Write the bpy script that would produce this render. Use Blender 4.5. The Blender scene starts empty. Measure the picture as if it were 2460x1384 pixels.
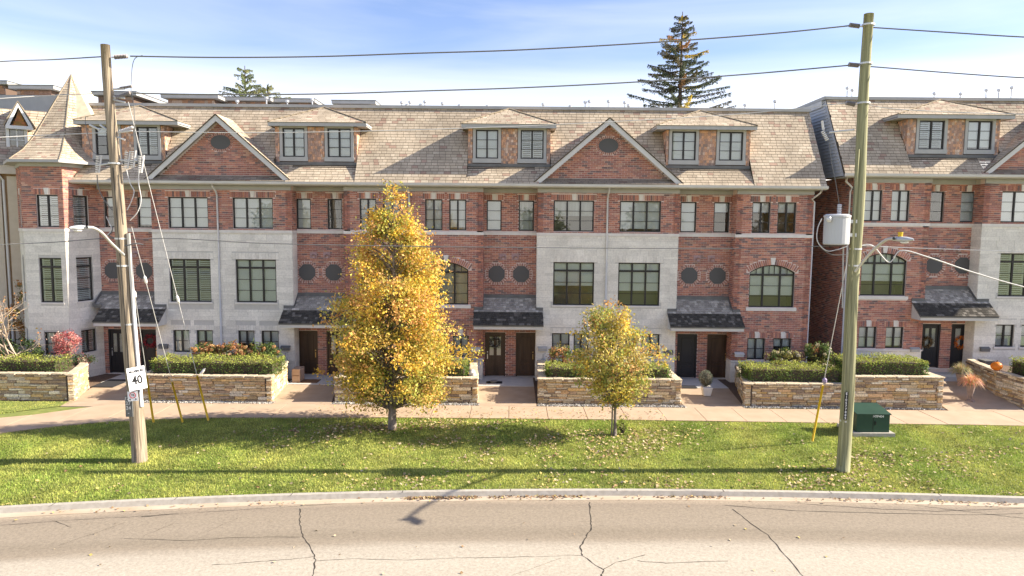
import bpy, math, random
import numpy as np
from mathutils import Vector, Matrix
random.seed(7); RNG = np.random.default_rng(7)
SC = bpy.context.scene
COL = SC.collection
# ------------------------------------------------------------------ camera, world, sun, exposure
FPX, CX, CY, HC, DC = 1640.0, 1230.0, 692.0, 7.4, 32.2
_p, _r = math.radians(5.26), math.radians(0.5)
FWD = np.array([0, math.cos(_p), -math.sin(_p)])
_r0 = np.array([1.0, 0, 0]); _u0 = np.cross(_r0, FWD)
RIGHT = _r0*math.cos(_r) + _u0*math.sin(_r); UP = -_r0*math.sin(_r) + _u0*math.cos(_r)
CAM = np.array([0, -DC, HC])
cam = bpy.data.cameras.new('camera'); camo = bpy.data.objects.new('camera', cam); COL.objects.link(camo)
cam.sensor_width = 36; cam.sensor_fit = 'HORIZONTAL'; cam.lens = 36*FPX/2460; cam.clip_start = 0.1; cam.clip_end = 4000
camo.matrix_world = Matrix(((RIGHT[0], UP[0], -FWD[0], CAM[0]), (RIGHT[1], UP[1], -FWD[1], CAM[1]), (RIGHT[2], UP[2], -FWD[2], CAM[2]), (0, 0, 0, 1)))
SC.camera = camo
SUN_EL = 30.7; SUN_DIR = np.array([1, 0.03, 0]); SUN_DIR /= np.linalg.norm(SUN_DIR)
SUN_DIR = SUN_DIR*math.cos(math.radians(SUN_EL)) + np.array([0, 0, math.sin(math.radians(SUN_EL))])
W = bpy.data.worlds.new('World'); SC.world = W; W.use_nodes = True
nt = W.node_tree; nt.nodes.clear()
def N(t, typ, **kw):
    n = t.nodes.new(typ)
    for k, v in kw.items(): setattr(n, k, v)
    return n
out = N(nt, 'ShaderNodeOutputWorld'); bg = N(nt, 'ShaderNodeBackground')
sky = N(nt, 'ShaderNodeTexSky', sky_type='NISHITA'); sky.sun_disc = False
sky.sun_elevation = math.radians(SUN_EL); sky.sun_rotation = math.atan2(SUN_DIR[0], SUN_DIR[1])
sky.air_density = 1.0; sky.dust_density = 0.6; sky.ozone_density = 2.5
tc = N(nt, 'ShaderNodeTexCoord'); sp = N(nt, 'ShaderNodeSeparateXYZ'); nt.links.new(tc.outputs['Generated'], sp.inputs[0])
mp = N(nt, 'ShaderNodeMapping'); mp.inputs['Scale'].default_value = (1.2, 1.2, 9); nt.links.new(tc.outputs['Generated'], mp.inputs[0])
cn = N(nt, 'ShaderNodeTexNoise'); cn.inputs['Scale'].default_value = 1.6; cn.inputs['Detail'].default_value = 6; cn.inputs['Roughness'].default_value = .5; cn.inputs['Distortion'].default_value = .6
nt.links.new(mp.outputs[0], cn.inputs['Vector'])
lr = N(nt, 'ShaderNodeMapRange'); lr.inputs[1].default_value = .02; lr.inputs[2].default_value = .23; lr.inputs[3].default_value = 1.0; lr.inputs[4].default_value = .05
nt.links.new(sp.outputs['Z'], lr.inputs[0])
cm = N(nt, 'ShaderNodeMath', operation='MULTIPLY_ADD'); cm.inputs[1].default_value = .40; cm.inputs[2].default_value = -.20; nt.links.new(cn.outputs[0], cm.inputs[0])
ca = N(nt, 'ShaderNodeMath', operation='ADD', use_clamp=True); nt.links.new(cm.outputs[0], ca.inputs[0]); nt.links.new(lr.outputs[0], ca.inputs[1])
mx = N(nt, 'ShaderNodeMix', data_type='RGBA'); nt.links.new(ca.outputs[0], mx.inputs['Factor'])
tn = N(nt, 'ShaderNodeMix', data_type='RGBA', blend_type='MULTIPLY'); tn.inputs['Factor'].default_value = 1; tn.inputs['B'].default_value = (1.08, .98, 1.08, 1); nt.links.new(sky.outputs[0], tn.inputs['A']); nt.links.new(tn.outputs['Result'], mx.inputs['A']); mx.inputs['B'].default_value = (10.2, 9.4, 8.5, 1)
nt.links.new(mx.outputs['Result'], bg.inputs[0]); bg.inputs[1].default_value = 0.08
nt.links.new(bg.outputs[0], out.inputs[0])
sl = bpy.data.lights.new('sun', 'SUN'); sl.energy = 4.7; sl.angle = math.radians(.5); sl.color = (1, .90, .74)
so = bpy.data.objects.new('sun', sl); COL.objects.link(so)
so.rotation_euler = Vector(SUN_DIR).to_track_quat('Z', 'Y').to_euler()
SC.view_settings.view_transform = 'Standard'; SC.view_settings.look = 'None'; SC.view_settings.gamma = 1
SC.view_settings.use_curve_mapping = False; SC.view_settings.exposure = 1.5
SC.render.engine = 'CYCLES'
SC.cycles.max_bounces = 6; SC.cycles.diffuse_bounces = 3; SC.cycles.glossy_bounces = 3; SC.cycles.transmission_bounces = 4; SC.cycles.transparent_max_bounces = 8
# ------------------------------------------------------------------ pixel of the photograph -> place in the world
def ray(px, py): return FWD + RIGHT*(px-CX)/FPX - UP*(py-CY)/FPX
def at(px, py, Y=0.0):
    d = ray(px, py); t = (Y+DC)/d[1]; return CAM + d*t
def gnd(px, py, z=0.0):
    d = ray(px, py); t = (z-HC)/d[2]; return CAM + d*t
def XA(px, py, Y=0.0): return float(at(px, py, Y)[0])
# ------------------------------------------------------------------ materials
def newmat(name):
    m = bpy.data.materials.new(name); m.use_nodes = True; t = m.node_tree; t.nodes.clear()
    o = N(t, 'ShaderNodeOutputMaterial'); b = N(t, 'ShaderNodeBsdfPrincipled'); t.links.new(b.outputs[0], o.inputs[0])
    return m, t, b, o
def mat(name, c, rough=.8, c2=None, scale=4, bump=0, metal=0, detail=6, spec=.3, stretch=None, c3=None):
    m, t, b, o = newmat(name)
    b.inputs['Roughness'].default_value = rough; b.inputs['Metallic'].default_value = metal; b.inputs['Specular IOR Level'].default_value = spec
    b.inputs['Base Color'].default_value = (*c, 1)
    if c2 or bump:
        g = N(t, 'ShaderNodeTexCoord'); mpn = N(t, 'ShaderNodeMapping'); t.links.new(g.outputs['Object'], mpn.inputs[0])
        if stretch: mpn.inputs['Scale'].default_value = stretch
        n = N(t, 'ShaderNodeTexNoise'); n.inputs['Scale'].default_value = scale; n.inputs['Detail'].default_value = detail; t.links.new(mpn.outputs[0], n.inputs['Vector'])
        if c2:
            r = N(t, 'ShaderNodeValToRGB'); r.color_ramp.elements[0].position = .32; r.color_ramp.elements[1].position = .68
            r.color_ramp.elements[0].color = (*c, 1); r.color_ramp.elements[1].color = (*c2, 1)
            if c3: e = r.color_ramp.elements.new(.5); e.color = (*c3, 1)
            t.links.new(n.outputs[0], r.inputs[0]); t.links.new(r.outputs[0], b.inputs['Base Color'])
        if bump:
            bp = N(t, 'ShaderNodeBump'); bp.inputs['Strength'].default_value = bump; bp.inputs['Distance'].default_value = .02
            t.links.new(n.outputs[0], bp.inputs['Height']); t.links.new(bp.outputs[0], b.inputs['Normal'])
    return m
def pm(name, rough=.85, scale=30, amt=.35, bump=.3, trans=0, low=0, spec=.25):
    """two materials of one look: single pieces take their object colour, joined pieces the colour stored on the mesh"""
    res = []
    for kind in ('single', 'joined'):
        m, t, b, o = newmat(name + '_' + kind)
        if kind == 'single':
            a = N(t, 'ShaderNodeObjectInfo'); src = a.outputs['Color']
        else:
            a = N(t, 'ShaderNodeAttribute', attribute_name='Col'); src = a.outputs['Color']
        b.inputs['Roughness'].default_value = rough; b.inputs['Specular IOR Level'].default_value = spec
        g = N(t, 'ShaderNodeNewGeometry'); n = N(t, 'ShaderNodeTexNoise'); n.inputs['Scale'].default_value = scale; n.inputs['Detail'].default_value = 4
        t.links.new(g.outputs['Position'], n.inputs['Vector'])
        mr = N(t, 'ShaderNodeMapRange'); mr.inputs[1].default_value = .3; mr.inputs[2].default_value = .7; mr.inputs[3].default_value = 1-amt; mr.inputs[4].default_value = 1+amt
        t.links.new(n.outputs[0], mr.inputs[0])
        fac = mr.outputs[0]
        if low:
            n2 = N(t, 'ShaderNodeTexNoise'); n2.inputs['Scale'].default_value = .55; n2.inputs['Roughness'].default_value = .7; n2.inputs['Detail'].default_value = 5; t.links.new(g.outputs['Position'], n2.inputs['Vector'])
            m2 = N(t, 'ShaderNodeMapRange'); m2.inputs[1].default_value = .35; m2.inputs[2].default_value = .62; m2.inputs[3].default_value = 1.12; m2.inputs[4].default_value = 1-low
            t.links.new(n2.outputs[0], m2.inputs[0]); mm = N(t, 'ShaderNodeMath', operation='MULTIPLY'); t.links.new(fac, mm.inputs[0]); t.links.new(m2.outputs[0], mm.inputs[1]); fac = mm.outputs[0]
        v = N(t, 'ShaderNodeVectorMath', operation='SCALE'); t.links.new(src, v.inputs[0]); t.links.new(fac, v.inputs['Scale']); t.links.new(v.outputs[0], b.inputs['Base Color'])
        if bump:
            bp = N(t, 'ShaderNodeBump'); bp.inputs['Strength'].default_value = bump; bp.inputs['Distance'].default_value = .012
            t.links.new(n.outputs[0], bp.inputs['Height']); t.links.new(bp.outputs[0], b.inputs['Normal'])
        if trans:
            tr = N(t, 'ShaderNodeBsdfTranslucent'); t.links.new(v.outputs[0], tr.inputs[0]); ms = N(t, 'ShaderNodeMixShader'); ms.inputs[0].default_value = trans
            t.links.new(b.outputs[0], ms.inputs[1]); t.links.new(tr.outputs[0], ms.inputs[2]); t.links.new(ms.outputs[0], o.inputs[0])
        res.append(m)
    return res
M = {}
M['mortar'] = mat('mortar', (.66, .54, .49), .9, (.74, .62, .56), 8)
M['stone_mortar'] = mat('stone_mortar', (.50, .48, .45), .9, (.56, .54, .5), 6)
M['brick'] = pm('brick', .85, 25, .2, .1)
M['ashlar'] = pm('ashlar', .85, 14, .10, .15, low=.10)
M['shingle'] = pm('roof_shingle', .9, 40, .16, 0, low=.26)
M['shake'] = pm('cedar_shake', .9, 30, .3, .5)
M['darkshake'] = pm('canopy_shake', .95, 26, .3, .1, spec=.05)
M['ledge'] = pm('ledge_stone', .85, 18, .35, .8)
M['leaf'] = pm('leaf', .6, 3, .15, 0, trans=.35, spec=.3)
M['grassblade'] = pm('grass_blade', .6, 1.2, .35, 0, trans=.3)
M['litter'] = pm('leaf_litter', .8, 5, .2, 0)
M['pebble'] = pm('pebble', .8, 9, .2, 0)
M['trim'] = mat('grey_trim', (.38, .38, .37), .6, (.43, .425, .41), 3)
M['trimlight'] = mat('pale_trim', (.55, .54, .52), .6, (.62, .61, .58), 2)
M['limestone'] = mat('limestone', (.66, .62, .57), .8, (.74, .70, .65), 5, .2)
M['frame'] = mat('window_frame', (.035, .032, .031), .45)
M['white'] = mat('white_paint', (.72, .72, .70), .5)
M['flash'] = mat('lead_flashing', (.12, .12, .12), .6, (.17, .17, .165), 3)
M['louver'] = mat('louver', (.10, .098, .098), .6)
M['siding'] = mat('siding', (.46, .47, .48), .6)
M['door'] = mat('stained_door', (.045, .027, .018), .35, (.085, .052, .034), 6, stretch=(1, 1, .12))
M['doorblack'] = mat('black_door', (.03, .03, .032), .4)
M['brass'] = mat('brass', (.55, .38, .16), .35, metal=.9)
M['steel'] = mat('steel', (.55, .55, .55), .4, metal=.7)
M['interior'] = mat('dark_room', (.30, .26, .2), .9)
M['blind'] = mat('blind', (.82, .82, .79), .8, (.88, .87, .84), 1.5)
M['curtain'] = mat('curtain', (.5, .48, .42), .9, (.72, .70, .64), 9, stretch=(1, 1, .05))
M['soil'] = mat('mulch', (.09, .06, .045), .95, (.2, .14, .1), 25, .5)
M['bark'] = mat('bark', (.13, .105, .085), .9, (.25, .21, .175), 12, .6, stretch=(1, 1, .25))
M['darkbark'] = mat('dark_bark', (.08, .06, .05), .9, (.13, .1, .08), 12, .4)
M['cream'] = mat('cream_stucco', (.62, .55, .44), .8, (.68, .61, .5), 3)
M['tanbrick'] = mat('tan_brick', (.42, .27, .15), .85, (.5, .34, .2), 9)
M['asphaltroof'] = mat('flat_roof', (.3, .3, .3), .9)
def glassmat():
    m, t, b, o = newmat('window_glass'); t.nodes.remove(b)
    tr = N(t, 'ShaderNodeBsdfTransparent'); tr.inputs[0].default_value = (.93, .95, .95, 1)
    g = N(t, 'ShaderNodeBsdfGlossy'); g.inputs['Roughness'].default_value = .02; g.inputs[0].default_value = (.95, .97, 1, 1)
    f = N(t, 'ShaderNodeFresnel'); f.inputs[0].default_value = 1.6; ms = N(t, 'ShaderNodeMixShader')
    t.links.new(f.outputs[0], ms.inputs[0]); t.links.new(tr.outputs[0], ms.inputs[1]); t.links.new(g.outputs[0], ms.inputs[2]); t.links.new(ms.outputs[0], o.inputs[0])
    return m
M['glass'] = glassmat()
# ------------------------------------------------------------------ object helpers
WL = {}
def tag(o, label=None, cat=None, group=None, kind=None):
    if label: o['label'] = label
    if cat: o['category'] = cat
    if group: o['group'] = group
    if kind: o['kind'] = kind
    return o
def link(name, data, parent=None, loc=None):
    o = bpy.data.objects.new(name, data); COL.objects.link(o)
    if parent is not None: o.parent = parent; WL[o.name] = WL[parent.name]
    else: WL[o.name] = np.zeros(3)
    return o
def thing(name, loc, label, cat, group=None):
    o = bpy.data.objects.new(name, None); COL.objects.link(o); o.location = tuple(float(v) for v in loc); o.empty_display_size = .1
    WL[o.name] = np.array(loc, float); return tag(o, label, cat, group)
def off(parent): return WL[parent.name] if parent is not None else np.zeros(3)
def setcol(me, cols):
    a = me.color_attributes.new('Col', 'FLOAT_COLOR', 'POINT')
    c = np.ones((len(me.vertices), 4), np.float32); c[:, :3] = cols; a.data.foreach_set('color', c.ravel())
def fast(name, V, Fc, material, parent=None, cols=None, smooth=False):
    V = np.asarray(V, float) - off(parent); Fc = np.asarray(Fc, np.int32); k = Fc.shape[1]
    me = bpy.data.meshes.new(name); me.vertices.add(len(V)); me.vertices.foreach_set('co', V.astype(np.float32).ravel())
    me.loops.add(Fc.size); me.loops.foreach_set('vertex_index', Fc.ravel())
    me.polygons.add(len(Fc)); me.polygons.foreach_set('loop_start', np.arange(0, Fc.size, k, dtype=np.int32)); me.polygons.foreach_set('loop_total', np.full(len(Fc), k, np.int32))
    me.update(calc_edges=True)
    if cols is not None: setcol(me, cols)
    me.polygons.foreach_set('use_smooth', np.full(len(Fc), bool(smooth)))
    me.materials.append(material)
    return link(name, me, parent)
class MB:
    def __init__(s): s.v = []; s.f = []; s.c = []
    def add(s, V, Fs, c=None):
        b = len(s.v); s.v += [tuple(float(x) for x in p) for p in V]; s.f += [tuple(b+i for i in f) for f in Fs]
        s.c += [c or (1, 1, 1)]*len(V)
        return s
    def box(s, x0, x1, y0, y1, z0, z1, c=None):
        return s.hexa([(x0, y0, z0), (x1, y0, z0), (x1, y1, z0), (x0, y1, z0), (x0, y0, z1), (x1, y0, z1), (x1, y1, z1), (x0, y1, z1)], c)
    def hexa(s, P, c=None):
        return s.add(P, [(0, 3, 2, 1), (4, 5, 6, 7), (0, 1, 5, 4), (1, 2, 6, 5), (2, 3, 7, 6), (3, 0, 4, 7)], c)
    def fbox(s, F, a0, a1, z0, z1, d0, d1, c=None):
        return s.hexa([F.pt(a, z, d) for (a, z, d) in ((a0, z0, d1), (a1, z0, d1), (a1, z0, d0), (a0, z0, d0), (a0, z1, d1), (a1, z1, d1), (a1, z1, d0), (a0, z1, d0))], c)
    def prism(s, P, vec, c=None):
        P = [np.array(p, float) for p in P]; vec = np.array(vec, float); n = len(P)
        return s.add(P + [p+vec for p in P], [tuple(range(n))[::-1], tuple(range(n, 2*n))] + [(i, (i+1) % n, (i+1) % n+n, i+n) for i in range(n)], c)
    def tube(s, pts, r, n=8, cap=True, c=None):
        pts = [np.array(p, float) for p in pts]; rs = r if hasattr(r, '__len__') else [r]*len(pts); V = []; Fs = []
        for i, p in enumerate(pts):
            t = pts[min(i+1, len(pts)-1)] - pts[max(i-1, 0)]; t /= (np.linalg.norm(t)+1e-9)
            a = np.array([0, 0, 1.0]) if abs(t[2]) < .9 else np.array([1.0, 0, 0])
            u = np.cross(t, a); u /= np.linalg.norm(u); w = np.cross(t, u)
            for k in range(n):
                q = 2*math.pi*k/n; V.append(p + rs[i]*(u*math.cos(q)+w*math.sin(q)))
        for i in range(len(pts)-1):
            for k in range(n): Fs.append((i*n+k, i*n+(k+1) % n, (i+1)*n+(k+1) % n, (i+1)*n+k))
        if cap: Fs += [tuple(range(n)), tuple(range((len(pts)-1)*n, len(pts)*n))[::-1]]
        return s.add(V, Fs, c)
    def lathe(s, o, prof, n=12, c=None):
        return s.tube([np.array(o)+np.array([0, 0, z]) for r, z in prof], [max(r, .001) for r, z in prof], n, True, c)
    def build(s, name, material, parent=None, smooth=False, bevel=0):
        me = bpy.data.meshes.new(name); o3 = off(parent)
        me.from_pydata([(v[0]-o3[0], v[1]-o3[1], v[2]-o3[2]) for v in s.v], [], s.f)
        me.materials.append(material)
        if smooth: me.polygons.foreach_set('use_smooth', [True]*len(me.polygons))
        if any(c != (1, 1, 1) for c in s.c): setcol(me, np.array(s.c))
        me.update(); o = link(name, me, parent)
        if bevel:
            m = o.modifiers.new('b', 'BEVEL'); m.width = bevel; m.segments = 2; m.limit_method = 'ANGLE'
        return o
class Fr:
    """a vertical facade plane: s runs along it, d stands out of it"""
    def __init__(s, o, u, n=None):
        s.o = np.array(o, float); s.u = np.array(u, float)/np.hypot(*u); s.n = np.array(n, float) if n is not None else np.array([s.u[1], -s.u[0]])
        s.ang = math.atan2(s.u[1], s.u[0])
    def pt(s, a, z, d=0): p = s.o + s.u*a + s.n*d; return np.array([p[0], p[1], z])
    def px(s, px, py, d=0):
        r = ray(px, py); o = s.o + s.n*d; t = ((o - CAM[:2]) @ s.n)/(r[:2] @ s.n); P = CAM + r*t
        return float((P[:2]-o) @ s.u), float(P[2])
F0 = Fr((0, 0), (1, 0)); FR = Fr((0, .7), (1, 0))
def unit_mesh(name, material, lump=0, seed=0, bev=0):
    me = bpy.data.meshes.new(name)
    P = [(-.5, -.5, -.5), (.5, -.5, -.5), (.5, .5, -.5), (-.5, .5, -.5), (-.5, -.5, .5), (.5, -.5, .5), (.5, .5, .5), (-.5, .5, .5)]
    Fc = [(0, 3, 2, 1), (4, 5, 6, 7), (0, 1, 5, 4), (1, 2, 6, 5), (2, 3, 7, 6), (3, 0, 4, 7)]
    if bev:
        import bmesh
        me.from_pydata(P, [], Fc); bm = bmesh.new(); bm.from_mesh(me)
        bmesh.ops.bevel(bm, geom=list(bm.edges), offset=bev, segments=1, affect='EDGES')
        R = random.Random(seed)
        for v in bm.verts: v.co += Vector((R.uniform(-lump, lump)*.6, R.uniform(-lump, lump), R.uniform(-lump, lump)))
        bm.to_mesh(me); bm.free()
    else: me.from_pydata(P, [], Fc)
    me.materials.append(material); return me
class Pieces:
    """many alike blocks: the chosen ones become objects, the remainder one joined mesh"""
    def __init__(s, name, mats, meshes): s.name = name; s.mats = mats; s.meshes = meshes; s.L = []
    def add(s, c, ax, dims, col): s.L.append((np.array(c, float), np.array(ax, float), np.array(dims, float), col))
    def fadd(s, F, a0, a1, z0, z1, d0, d1, col):
        c = F.pt((a0+a1)/2, (z0+z1)/2, (d0+d1)/2); s.add(c, [(F.u[0], F.u[1], 0), (-F.n[0], -F.n[1], 0), (0, 0, 1)], (a1-a0, abs(d1-d0), z1-z0), col)
    def build(s, parent, limit=300, joined=None):
        n = len(s.L); o3 = off(parent)
        if n == 0: return
        def size(i):
            c, ax, d, col = s.L[i]; v = c-CAM; z = v @ FWD
            if z <= 0: return 0
            px = 1230+FPX*(v @ RIGHT)/z; py = 692-FPX*(v @ UP)/z
            if not (-20 < px < 2480 and -20 < py < 1400): return 0
            a, b = sorted(d)[1:]; return a*b/z**2
        order = sorted(range(n), key=lambda i: -size(i)*(1+.08*((i*7919) % 97)/97))
        chosen = set(order[:limit]) if n > limit else set(range(n))
        for i in sorted(chosen):
            c, ax, d, col = s.L[i]
            o = bpy.data.objects.new(s.name, s.meshes[i % len(s.meshes)]); COL.objects.link(o); o.parent = parent
            R = Matrix((ax[0], ax[1], ax[2])).transposed()
            o.matrix_local = Matrix.Translation(Vector(c-o3)) @ R.to_4x4() @ Matrix.Diagonal((*d, 1)); o.color = (*col, 1)
        rest = [i for i in range(n) if i not in chosen]
        if rest:
            C = np.array([s.L[i][0] for i in rest]); A = np.array([s.L[i][1] for i in rest]); D = np.array([s.L[i][2] for i in rest]); K = np.array([s.L[i][3] for i in rest])
            S = np.array([(-.5, -.5, -.5), (.5, -.5, -.5), (.5, .5, -.5), (-.5, .5, -.5), (-.5, -.5, .5), (.5, -.5, .5), (.5, .5, .5), (-.5, .5, .5)])
            V = C[:, None, :] + np.einsum('kj,nj,njx->nkx', S, D, A)
            Q = np.array([(0, 3, 2, 1), (4, 5, 6, 7), (0, 1, 5, 4), (1, 2, 6, 5), (2, 3, 7, 6), (3, 0, 4, 7)])
            Fc = (np.arange(len(rest))*8)[:, None, None] + Q[None]
            o = fast(joined or s.name, V.reshape(-1, 3), Fc.reshape(-1, 4), s.mats[1], parent, np.repeat(K, 8, axis=0)); o['kind'] = 'stuff'
U_brick = [unit_mesh('brick', M['brick'][0])]
U_block = [unit_mesh('stone_block', M['ashlar'][0], .006, i, .02) for i in range(3)]
U_shingle = [unit_mesh('shingle', M['shingle'][0])]
U_shake = [unit_mesh('shake', M['shake'][0])]
U_dshake = [unit_mesh('dark_shake', M['darkshake'][0])]
U_ledge = [unit_mesh('ledge_stone', M['ledge'][0], .055, 20+i, .09) for i in range(8)]
U_pane = unit_mesh('pane', M['glass'])
def ubox(name, me, F, a0, a1, z0, z1, d0, d1, parent):
    o = bpy.data.objects.new(name, me); COL.objects.link(o); o.parent = parent; WL[o.name] = WL[parent.name]
    c = F.pt((a0+a1)/2, (z0+z1)/2, (d0+d1)/2)-off(parent)
    o.matrix_local = Matrix.Translation(Vector(c)) @ Matrix.Rotation(F.ang, 4, 'Z') @ Matrix.Diagonal((a1-a0, abs(d1-d0), z1-z0, 1))
    return o
U_blind = unit_mesh('blind', M['blind']); U_curtain = unit_mesh('curtain', M['curtain']); U_dark = unit_mesh('interior', M['interior'])
# ------------------------------------------------------------------ masonry
def sub(iv, a, b):
    r = []
    for x, y in iv:
        if b <= x or a >= y: r.append((x, y))
        else:
            if a > x: r.append((x, a))
            if b < y: r.append((b, y))
    return r
def rect(a, b, z0, z1): return lambda u, v: (a, b) if (min(v, z1)-max(u, z0) > .02) else None
BL, BH, MJ = .253, .075, .014
def brickcol():
    r = random.random(); k = random.uniform(.8, 1.2)
    if r < .13: c = (.22, .145, .135)
    elif r < .40: c = (.35, .165, .135)
    elif r < .75: c = (.43, .195, .145)
    elif r < .92: c = (.51, .24, .165)
    else: c = (.46, .27, .20)
    return tuple(x*k*.98 for x in c)
def bricks(P, F, s0, s1, z0, z1, holes, ext=None, d=.014):
    k0 = int(math.floor(z0/(BH+MJ))); k1 = int(math.ceil(z1/(BH+MJ)))
    for k in range(k0, k1):
        a, b = max(z0, k*(BH+MJ)), min(z1, k*(BH+MJ)+BH)
        if b-a < .02: continue
        iv = [(s0, s1)]
        if ext:
            e = ext((a+b)/2)
            if not e: continue
            iv = [(max(s0, e[0]), min(s1, e[1]))]
            if iv[0][1]-iv[0][0] < .03: continue
        for h in holes:
            e = h(a, b)
            if e: iv = sub(iv, *e)
        o = (k % 2)*(BL+MJ)/2
        for x, y in iv:
            j = math.floor((x-o)/(BL+MJ))
            while True:
                p = o+j*(BL+MJ); q = p+BL; j += 1
                if p > y: break
                p, q = max(p, x), min(q, y)
                if q-p < .025: continue
                P.fadd(F, p, q, a, b, -.02, d+random.uniform(-.002, .003), brickcol())
def soldiers(P, F, s0, s1, z0, z1, skip=None):
    n = max(1, round((s1-s0)/(BH+MJ))); w = (s1-s0)/n
    for i in range(n):
        a = s0+i*w; b = a+w-MJ
        if skip and b > skip[0] and a < skip[1]: continue
        c = brickcol()
        if c[0] < .15: c = (.27, .10, .07)
        P.fadd(F, a, b, z0, z1, -.02, .017, c)
def stonecol():
    k = random.uniform(.68, .80); return (k, k*.955, k*.86)
def ashlar(P, F, s0, s1, z0, z1, holes):
    z = z0; k = 0
    while z < z1-.03:
        h = min([.19, .29, .12, .22][(k*7+int(abs(s0)*3)) % 4], z1-z); k += 1; iv = [(s0, s1)]
        for f in holes:
            e = f(z, z+h)
            if e: iv = sub(iv, *e)
        for x, y in iv:
            a = x
            while a < y-.01:
                w = random.uniform(.35, .8)
                if y-a-w < .25: w = y-a
                P.fadd(F, a, a+w-.007, z, z+h-.007, -.02, .012+random.uniform(-.003, .004), stonecol()); a += w
        z += h
def wall(parent, F, s0, s1, z0, z1, rects, material, thick=.3, d=0.0, name='wall'):
    """solid backing wall with rectangular openings"""
    xs = sorted(set([s0, s1]+[v for r in rects for v in r[:2] if s0 < v < s1])); zs = sorted(set([z0, z1]+[v for r in rects for v in r[2:] if z0 < v < z1]))
    m = MB()
    for i in range(len(xs)-1):
        run = None
        for j in range(len(zs)-1):
            cx, cz = (xs[i]+xs[i+1])/2, (zs[j]+zs[j+1])/2
            if any(r[0] < cx < r[1] and r[2] < cz < r[3] for r in rects):
                if run is not None: m.fbox(F, xs[i], xs[i+1], run, zs[j], d-thick, d); run = None
            elif run is None: run = zs[j]
        if run is not None: m.fbox(F, xs[i], xs[i+1], run, z1, d-thick, d)
    return m.build(name, material, parent)
BL_KINDS = {}
def window(parent, F, s0, s1, z0, z1, cols, rows, transom=0, blind=('blind', 1.0), arch=0, sill=True, name='window', light=False, rec=.07, widths=None):
    """frame mesh; each light of glass, the blind and the room behind are sub-parts"""
    m = MB(); fw = .055; mw = .075; d0, d1 = -rec-.07, -rec
    zt = z1-arch
    def archz(s): u = (2*(s-s0)/(s1-s0)-1); return zt+arch*(1-u*u) if arch else z1
    m.fbox(F, s0, s0+fw, z0, zt, d0, d1); m.fbox(F, s1-fw, s1, z0, zt, d0, d1); m.fbox(F, s0+fw, s1-fw, z0, z0+fw, d0, d1)
    if arch:
        n = 14
        for i in range(n):
            a, b = s0+(s1-s0)*i/n, s0+(s1-s0)*(i+1)/n; za, zb = archz(a), archz(b)
            if i == 0: za += .0
            m.hexa([F.pt(a, za-.06, d1), F.pt(b, zb-.06, d1), F.pt(b, zb-.06, d0), F.pt(a, za-.06, d0), F.pt(a, za, d1), F.pt(b, zb, d1), F.pt(b, zb, d0), F.pt(a, za, d0)])
    else: m.fbox(F, s0+fw, s1-fw, z1-fw, z1, d0, d1)
    top = z1-fw if not arch else z1
    ztr = z1-transom if transom else None
    if transom: m.fbox(F, s0+fw, s1-fw, ztr-.045, ztr+.045, d0-.002, d1+.002)
    W_ = widths or [1]*cols; tot = sum(W_); inner = s1-s0-2*fw-(cols-1)*mw
    x = s0+fw; cols_x = []
    for i in range(cols):
        w = inner*W_[i]/tot; cols_x.append((x, x+w)); x += w
        if i < cols-1: m.fbox(F, x, x+mw, z0+fw, (archz(x+mw/2)-.03) if arch else z1-fw, d0-.001, d1+.001); x += mw
    zb, zt2 = z0+fw, (ztr-.045 if transom else z1-fw)
    lights = []
    for (a, b) in cols_x:
        hh = (zt2-zb-(rows-1)*.022)/rows
        for r in range(rows):
            p = zb+r*(hh+.022); lights.append((a, b, p, p+hh))
            if r < rows-1: m.fbox(F, a, b, p+hh, p+hh+.022, d0+.02, d1-.012)
        if transom:
            if arch:
                k = 3 if len(cols_x) == 3 and (a, b) == cols_x[1] else 2
                for q in range(k):
                    aa = a+(b-a)*q/k; bb = a+(b-a)*(q+1)/k
                    if q: m.fbox(F, aa-.012, aa+.012, ztr+.045, archz(aa)-.04, d0+.02, d1-.012)
            else: lights.append((a, b, ztr+.045, z1-fw))
    fr = m.build(name, M['frame'] , parent)
    for (a, b, p, q) in lights: ubox('pane', U_pane, F, a, b, p, q, d0+.03, d0+.036, fr)
    if arch:
        n = 12; P = [F.pt(s0+fw, ztr+.045, d0+.03), F.pt(s1-fw, ztr+.045, d0+.03)] + [F.pt(s1-fw-(s1-s0-2*fw)*i/n, archz(s1-fw-(s1-s0-2*fw)*i/n)-.05, d0+.03) for i in range(n+1)]
        MB().prism(P, (F.n[0]*.006, F.n[1]*.006, 0)).build('pane', M['glass'], fr)
    kind, fr_ = blind
    zc = z1-fr_*(z1-z0)
    bd = -rec-.115
    if kind == 'shutter':
        sm = MB(); nz = int((z1-z0)/.085)
        for i in range(nz):
            zz = z0+(i+.5)*(z1-z0)/nz
            if zz < zc: continue
            sm.hexa([F.pt(a, zz+dz, d) for (a, dz, d) in ((s0+.03, -.012, bd+.02), (s1-.03, -.012, bd+.02), (s1-.03, -.02, bd-.02), (s0+.03, -.02, bd-.02), (s0+.03, .03, bd+.015), (s1-.03, .03, bd+.015), (s1-.03, .022, bd-.025), (s0+.03, .022, bd-.025))])
        for (a, b) in cols_x:
            sm.fbox(F, a-.02, a+.04, z0, zt, bd-.03, bd+.028); sm.fbox(F, b-.04, b+.02, z0, zt, bd-.03, bd+.028)
        sm.build('shutter', M['blind'], fr)
    elif kind == 'blind' and fr_ > 0: ubox('blind', U_blind, F, s0+.01, s1-.01, zc, z1 if not arch else z1-.02, bd-.02, bd, fr)
    elif kind == 'curtain': ubox('curtain', U_curtain, F, s0+.01, s1-.01, zc, z1-.02, bd-.03, bd, fr)
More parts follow.
